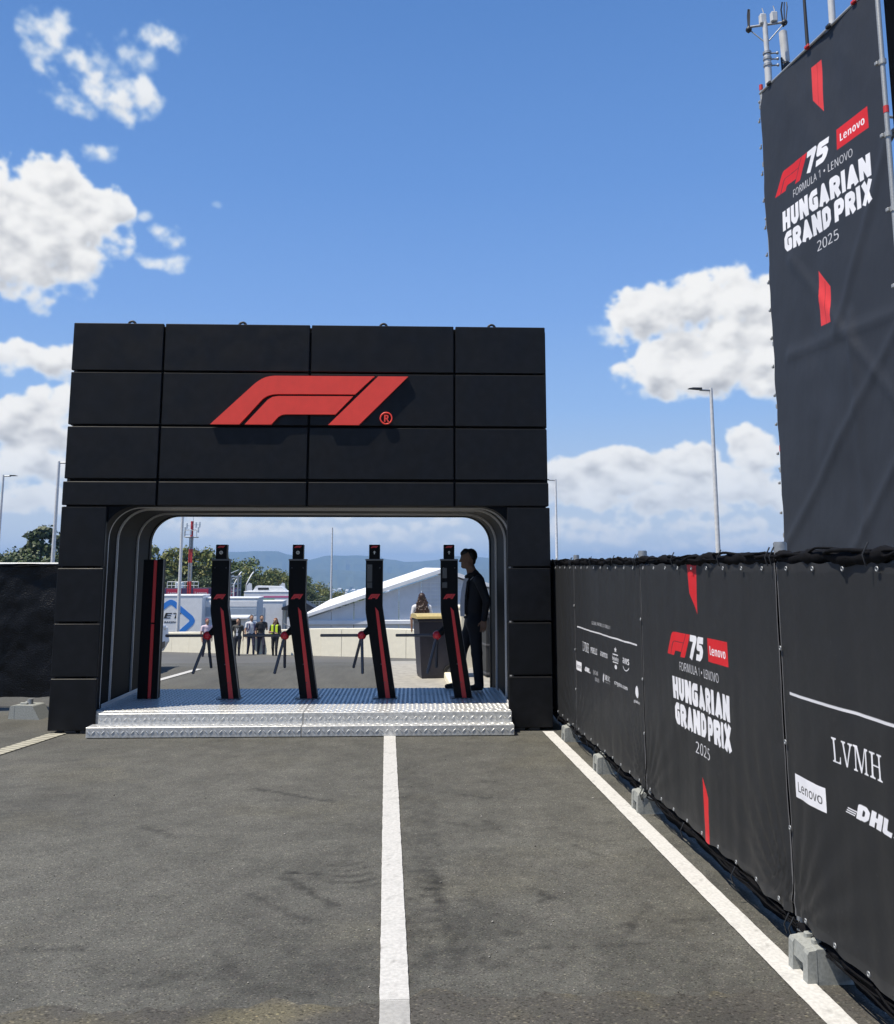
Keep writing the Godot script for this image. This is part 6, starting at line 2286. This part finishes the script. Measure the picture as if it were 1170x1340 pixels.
func security_man() -> void:
	var base := Transform3D(Basis(Vector3.UP, GATE_TURN), GATE_AT)
	var g := thing("person", "man in a dark suit and open white shirt leaning back inside the gate", "person", base * Vector3(1.99, 0.246, -1.60), GATE_TURN - PI / 2)
	var suit := Color(0.007, 0.0072, 0.009)
	var shoe := Color(0.005, 0.005, 0.005)
	var skin := Color(0.22, 0.13, 0.09)
	var shirt := Color(0.55, 0.58, 0.66)
	var b := [
		[Vector3(0, 0.93, -0.055), Vector3(0, 1.10, -0.055), 0.125, 0.118, suit, Vector3(1.25, 1, 0.95), 0.05],
		[Vector3(0, 1.10, -0.055), Vector3(0, 1.33, -0.085), 0.12, 0.135, suit, Vector3(1.3, 1, 0.9), 0.05],
		[Vector3(-0.165, 1.44, -0.10), Vector3(0.165, 1.44, -0.10), 0.062, 0.062, suit, Vector3(1, 0.9, 1.05), 0.06],
		[Vector3(0, 1.46, -0.085), Vector3(0, 1.51, -0.055), 0.075, 0.064, suit, Vector3.ONE, 0.03],
		[Vector3(-0.08, 0.88, -0.05), Vector3(0.08, 0.88, -0.05), 0.118, 0.118, suit, Vector3(1, 1, 0.98), 0.04],
		[Vector3(0, 1.50, -0.045), Vector3(0, 1.62, -0.005), 0.054, 0.052, skin, Vector3.ONE, 0.02],
		# the nearer leg stands back, the other is set forward
		[Vector3(0.09, 0.86, -0.05), Vector3(0.10, 0.48, -0.075), 0.095, 0.072, suit, Vector3.ONE, 0.05],
		[Vector3(0.10, 0.48, -0.075), Vector3(0.10, 0.08, -0.105), 0.07, 0.058, suit, Vector3(1, 1, 1.05), 0.02],
		[Vector3(0.10, 0.045, -0.12), Vector3(0.115, 0.035, 0.06), 0.042, 0.034, shoe, Vector3.ONE, 0.02],
		[Vector3(-0.09, 0.86, -0.03), Vector3(-0.10, 0.50, 0.115), 0.098, 0.074, suit, Vector3.ONE, 0.05],
		[Vector3(-0.10, 0.50, 0.115), Vector3(-0.10, 0.09, 0.155), 0.07, 0.06, suit, Vector3(1, 1, 1.1), 0.02],
		[Vector3(-0.10, 0.045, 0.14), Vector3(-0.11, 0.032, 0.31), 0.042, 0.032, shoe, Vector3.ONE, 0.02]]
	for s in [-1.0, 1.0]:
		b.append([Vector3(0.205 * s, 1.425, -0.11), Vector3(0.25 * s, 1.16, -0.20), 0.064, 0.053, suit, Vector3.ONE, 0.03])
		b.append([Vector3(0.25 * s, 1.16, -0.20), Vector3(0.225 * s, 0.93, -0.165), 0.052, 0.04, suit, Vector3.ONE, 0.02])
	var meshes := [body(b, 0.012)]
	# hands, each finger its own short chain
	for s in [-1.0, 1.0]:
		var w := Vector3(0.223 * s, 0.92, -0.163)
		var d := Vector3(-0.10 * s, -0.97, 0.10).normalized()
		var f := Vector3(0, 0.1, 1).normalized()
		var hb := [[w + d * -0.02, w + d * 0.02, 0.026, 0.026, skin, Vector3.ONE, 0.01], [w + d * 0.03 + f * 0.012, w + d * 0.085 + f * 0.016, 0.026, 0.028, skin, Vector3(0.65, 1, 1), 0.012], [w + d * 0.03 - f * 0.012, w + d * 0.085 - f * 0.016, 0.026, 0.028, skin, Vector3(0.65, 1, 1), 0.012]]
		var long_ := [0.070, 0.078, 0.072, 0.055]
		for i in 4:
			var root := w + d * 0.095 + f * (0.030 - 0.020 * i)
			var bend := Vector3(-0.35 * s, 0, 0)
			var mid: Vector3 = root + (d + bend * 0.5).normalized() * long_[i] * 0.5
			hb.append([root, mid, 0.0095, 0.0088, skin, Vector3.ONE, 0.004])
			hb.append([mid, mid + (d + bend * 1.6).normalized() * long_[i] * 0.5, 0.0088, 0.0075, skin, Vector3.ONE, 0.004])
		var t0 := w + d * 0.035 + f * 0.030
		var t1 := t0 + (d * 0.7 + f * 0.8).normalized() * 0.036
		hb.append([t0, t1, 0.012, 0.0105, skin, Vector3.ONE, 0.008])
		hb.append([t1, t1 + (d * 0.95 + f * 0.3).normalized() * 0.028, 0.0105, 0.0085, skin, Vector3.ONE, 0.004])
		meshes.append(body(hb, 0.0042))
	# head
	var c := Vector3(0, 1.722, 0.022)
	var h := [
		[c + Vector3(0, 0.02, -0.012), c + Vector3(0, 0.022, 0.0), 0.100, 0.100, skin, Vector3(0.80, 1.0, 1.0), 0.02],
		[c + Vector3(0, -0.04, 0.045), c + Vector3(0, -0.01, 0.05), 0.056, 0.060, skin, Vector3(1.0, 1.0, 0.9), 0.03],
		[c + Vector3(0, -0.10, 0.050), c + Vector3(0, -0.085, 0.055), 0.036, 0.036, skin, Vector3(1.15, 0.9, 1.0), 0.03],
		[c + Vector3(-0.045, -0.075, 0.01), c + Vector3(0, -0.108, 0.065), 0.026, 0.024, skin, Vector3.ONE, 0.02],
		[c + Vector3(0.045, -0.075, 0.01), c + Vector3(0, -0.108, 0.065), 0.026, 0.024, skin, Vector3.ONE, 0.02],
		[c + Vector3(0, -0.112, 0.080), c + Vector3(0, -0.108, 0.082), 0.019, 0.019, skin, Vector3.ONE, 0.012],
		[c + Vector3(0, 0.005, 0.093), c + Vector3(0, -0.040, 0.118), 0.009, 0.0135, skin, Vector3.ONE, 0.014],
		[c + Vector3(-0.012, -0.043, 0.103), c + Vector3(0.012, -0.043, 0.103), 0.010, 0.010, skin, Vector3.ONE, 0.008],
		[c + Vector3(-0.035, 0.018, 0.083), c + Vector3(0.035, 0.018, 0.083), 0.011, 0.011, skin, Vector3.ONE, 0.012],
		[c + Vector3(-0.018, -0.070, 0.096), c + Vector3(0.018, -0.070, 0.096), 0.0075, 0.0075, skin * 0.85, Vector3(1, 0.8, 1), 0.006],
		[c + Vector3(-0.014, -0.083, 0.094), c + Vector3(0.014, -0.083, 0.094), 0.008, 0.008, skin * 0.85, Vector3(1, 0.9, 1), 0.006],
		[c + Vector3(0, -0.20, -0.03), c + Vector3(0, -0.08, -0.008), 0.053, 0.052, skin, Vector3.ONE, 0.03]]
	for s in [-1.0, 1.0]:
		h.append([c + Vector3(0.080 * s, 0.0, -0.012), c + Vector3(0.076 * s, -0.035, -0.004), 0.020, 0.012, skin, Vector3(0.45, 1, 0.9), 0.006])
		h.append([c + Vector3(0.034 * s, -0.002, 0.084), c + Vector3(0.034 * s, -0.002, 0.084), 0.0115, 0.0115, Color(0.3, 0.28, 0.26), Vector3.ONE, 0.004])
		h.append([c + Vector3(0.034 * s, -0.002, 0.0935), c + Vector3(0.034 * s, -0.002, 0.0935), 0.0045, 0.0045, Color(0.01, 0.01, 0.01), Vector3.ONE, 0.001])
	meshes.append(body(h, 0.0048))
	var one := ArrayMesh.new()
	for m in meshes:
		one.add_surface_from_arrays(Mesh.PRIMITIVE_TRIANGLES, m.surface_get_arrays(0))
	piece(g, "body", one, M["person"])
	var dark := Color(0.008, 0.006, 0.005)
	piece(g, "hair", body([
		[c + Vector3(0, 0.045, -0.022), c + Vector3(0, 0.05, 0.02), 0.095, 0.080, dark, Vector3(0.86, 0.92, 1.0), 0.03],
		[c + Vector3(0, 0.0, -0.055), c + Vector3(0, -0.045, -0.06), 0.070, 0.045, dark, Vector3(1.05, 1, 0.8), 0.03],
		[c + Vector3(0, 0.085, 0.045), c + Vector3(0, 0.062, 0.082), 0.045, 0.03, dark, Vector3(1.3, 1, 1), 0.02]], 0.008), M["hair dark"])
	# open shirt front, jacket lapels and collar
	var s := Shape.new()
	s.sheet(Vector3(-0.075, 0.955, 0.082), Vector3(0.15, 0, 0), Vector3(0, 0.50, -0.040), 6, 12, func(u: float, v: float) -> Vector3: return Vector3(0, 0, 0.055 * sin(PI * u) + 0.022 * sin(v * PI) - 0.012 * v))
	part(g, "shirt", s, M["cloth white"])
	s = Shape.new()
	for x in [-1.0, 1.0]:
		s.tube([Vector3(0.04 * x, 1.49, -0.005), Vector3(0.066 * x, 1.40, 0.030), Vector3(0.066 * x, 1.22, 0.062), Vector3(0.066 * x, 0.98, 0.068)], [0.022, 0.026, 0.020, 0.012], 8)
	s.tube([Vector3(-0.055, 1.505, -0.06), Vector3(-0.05, 1.50, 0.01), Vector3(0, 1.475, 0.055), Vector3(0.05, 1.50, 0.01), Vector3(0.055, 1.505, -0.06)], [0.028, 0.028, 0.024, 0.028, 0.028], 8)
	part(g, "lapels", s, M["cloth black"])
	s = Shape.new()
	s.tube([Vector3(-0.14, 0.94, -0.04), Vector3(-0.1, 0.94, 0.05), Vector3(0, 0.94, 0.075), Vector3(0.1, 0.94, 0.05), Vector3(0.14, 0.94, -0.04)], 0.018, 6)
	part(g, "belt", s, M["cloth black"])
	s = Shape.new()
	for x in [-1.0, 1.0]:
		s.tube([Vector3(0.075 * x, 1.49, -0.09), Vector3(0.085 * x, 1.47, -0.03), Vector3(0.05 * x, 1.36, 0.072), Vector3(0.0, 1.16, 0.125)], 0.005, 6)
	s.box(Vector3(0, 1.10, 0.13), Vector3(0.075, 0.11, 0.006), 0.002)
	part(g, "lanyard", s, M["cloth white"])


# ------------------------------------------------------------------ bin, car, odds and ends
func build_small_things() -> void:
	var g := thing("wheelie_bin", "dark wheelie bin with a yellow lid standing on the pale pavement", "bin", Vector3(0.78, 0.015, -15.5), PI / 2 + 0.15)
	var s := Shape.new()
	var w := [[0.0, 0.20, 0.22], [0.06, 0.215, 0.235], [0.55, 0.245, 0.265], [0.93, 0.27, 0.29], [0.97, 0.28, 0.30]]
	for i in w.size() - 1:
		var a = w[i]
		var b = w[i + 1]
		for k in [[-1, 1, 1, 1], [1, 1, 1, -1], [1, -1, -1, -1], [-1, -1, -1, 1]]:
			var out := Vector3(k[0] + k[2], 0, k[1] + k[3])
			s.face(Vector3(a[1] * k[0], a[0], a[2] * k[1]), Vector3(a[1] * k[2], a[0], a[2] * k[3]), Vector3(b[1] * k[2], b[0], b[2] * k[3]), Vector3(b[1] * k[0], b[0], b[2] * k[1]), out)
	s.face(Vector3(-0.2, 0, -0.22), Vector3(0.2, 0, -0.22), Vector3(0.2, 0, 0.22), Vector3(-0.2, 0, 0.22), Vector3.DOWN)
	part(g, "body", s, M["bin body"])
	s = Shape.new()
	s.box(Vector3(0, 0.955, 0), Vector3(0.585, 0.05, 0.625), 0.015)
	part(g, "rim", s, M["bin body"])
	s = Shape.new()
	s.prism(PackedVector2Array([Vector2(-0.30, 0.982), Vector2(0.30, 0.982), Vector2(0.29, 1.02), Vector2(0.2, 1.05), Vector2(-0.2, 1.05), Vector2(-0.29, 1.02)]), -0.33, 0.33)
	part(g, "lid", s, M["bin lid"])
	for x in [-0.23, 0.23]:
		s = Shape.new()
		s.tube([Vector3(x - 0.03, 0.11, 0.25), Vector3(x + 0.03, 0.11, 0.25)], 0.11, 18)
		var o := part(g, "wheel", s, M["tyre"])
		s = Shape.new()
		s.tube([Vector3(x - 0.035, 0.11, 0.25), Vector3(x + 0.035, 0.11, 0.25)], 0.06, 12)
		part(o, "rim", s, M["arm steel"])
	s = Shape.new()
	s.tube([Vector3(-0.22, 0.93, 0.30), Vector3(-0.2, 0.95, 0.38), Vector3(0.2, 0.95, 0.38), Vector3(0.22, 0.93, 0.30)], 0.018, 8)
	part(g, "handle", s, M["bin body"])
	s = Shape.new()
	s.xf = Transform3D(Basis(Vector3.UP, PI / 2), Vector3(0.222, 0, 0.0))
	s.prism(PackedVector2Array([Vector2(0.05, 0.04), Vector2(0.20, 0.04), Vector2(0.225, 0.30), Vector2(0.14, 0.20)]), 0.018, 0.026)
	part(g, "sticker", s, M["kiosk edge"])
	car("parked_car", "white car whose nose shows past the striped pylon, beyond the gate", Vector3(-6.30, 0.0, -17.2), "vehicle white", 1.42, 0.0)
	# boards and crate by the pillar
	g = thing("leaning_board", "beige board leaning beside the gate's inner wall behind the man", "board", Vector3(1.98, 0.0, -14.6), -0.15)
	s = Shape.new()
	s.xf = Transform3D(Basis(Vector3.RIGHT, -0.12), Vector3(0, 0.42, 0))
	s.box(Vector3.ZERO, Vector3(0.22, 0.84, 0.03), 0.004)
	part(g, "sheet", s, M["cardboard"])
	s = Shape.new()
	s.xf = Transform3D(Basis(Vector3.RIGHT, -0.12), Vector3(0, 0.42, 0.025))
	s.box(Vector3(0, 0.36, 0), Vector3(0.22, 0.04, 0.02), 0.003)
	s.box(Vector3(0, -0.36, 0), Vector3(0.22, 0.04, 0.02), 0.003)
	part(g, "batten", s, M["cardboard"])
	g = thing("equipment_case", "dark upright equipment case behind the man's legs", "case", Vector3(1.9, 0.0, -15.6), 0.1)
	s = Shape.new()
	s.box(Vector3(0, 0.55, 0), Vector3(0.5, 1.06, 0.45), 0.02)
	part(g, "shell", s, M["dark steel"])
	for y in [0.08, 0.55, 1.02]:
		s = Shape.new()
		s.box(Vector3(0, y, 0), Vector3(0.52, 0.035, 0.47), 0.005)
		part(g, "metal_edge", s, M["arm steel"])
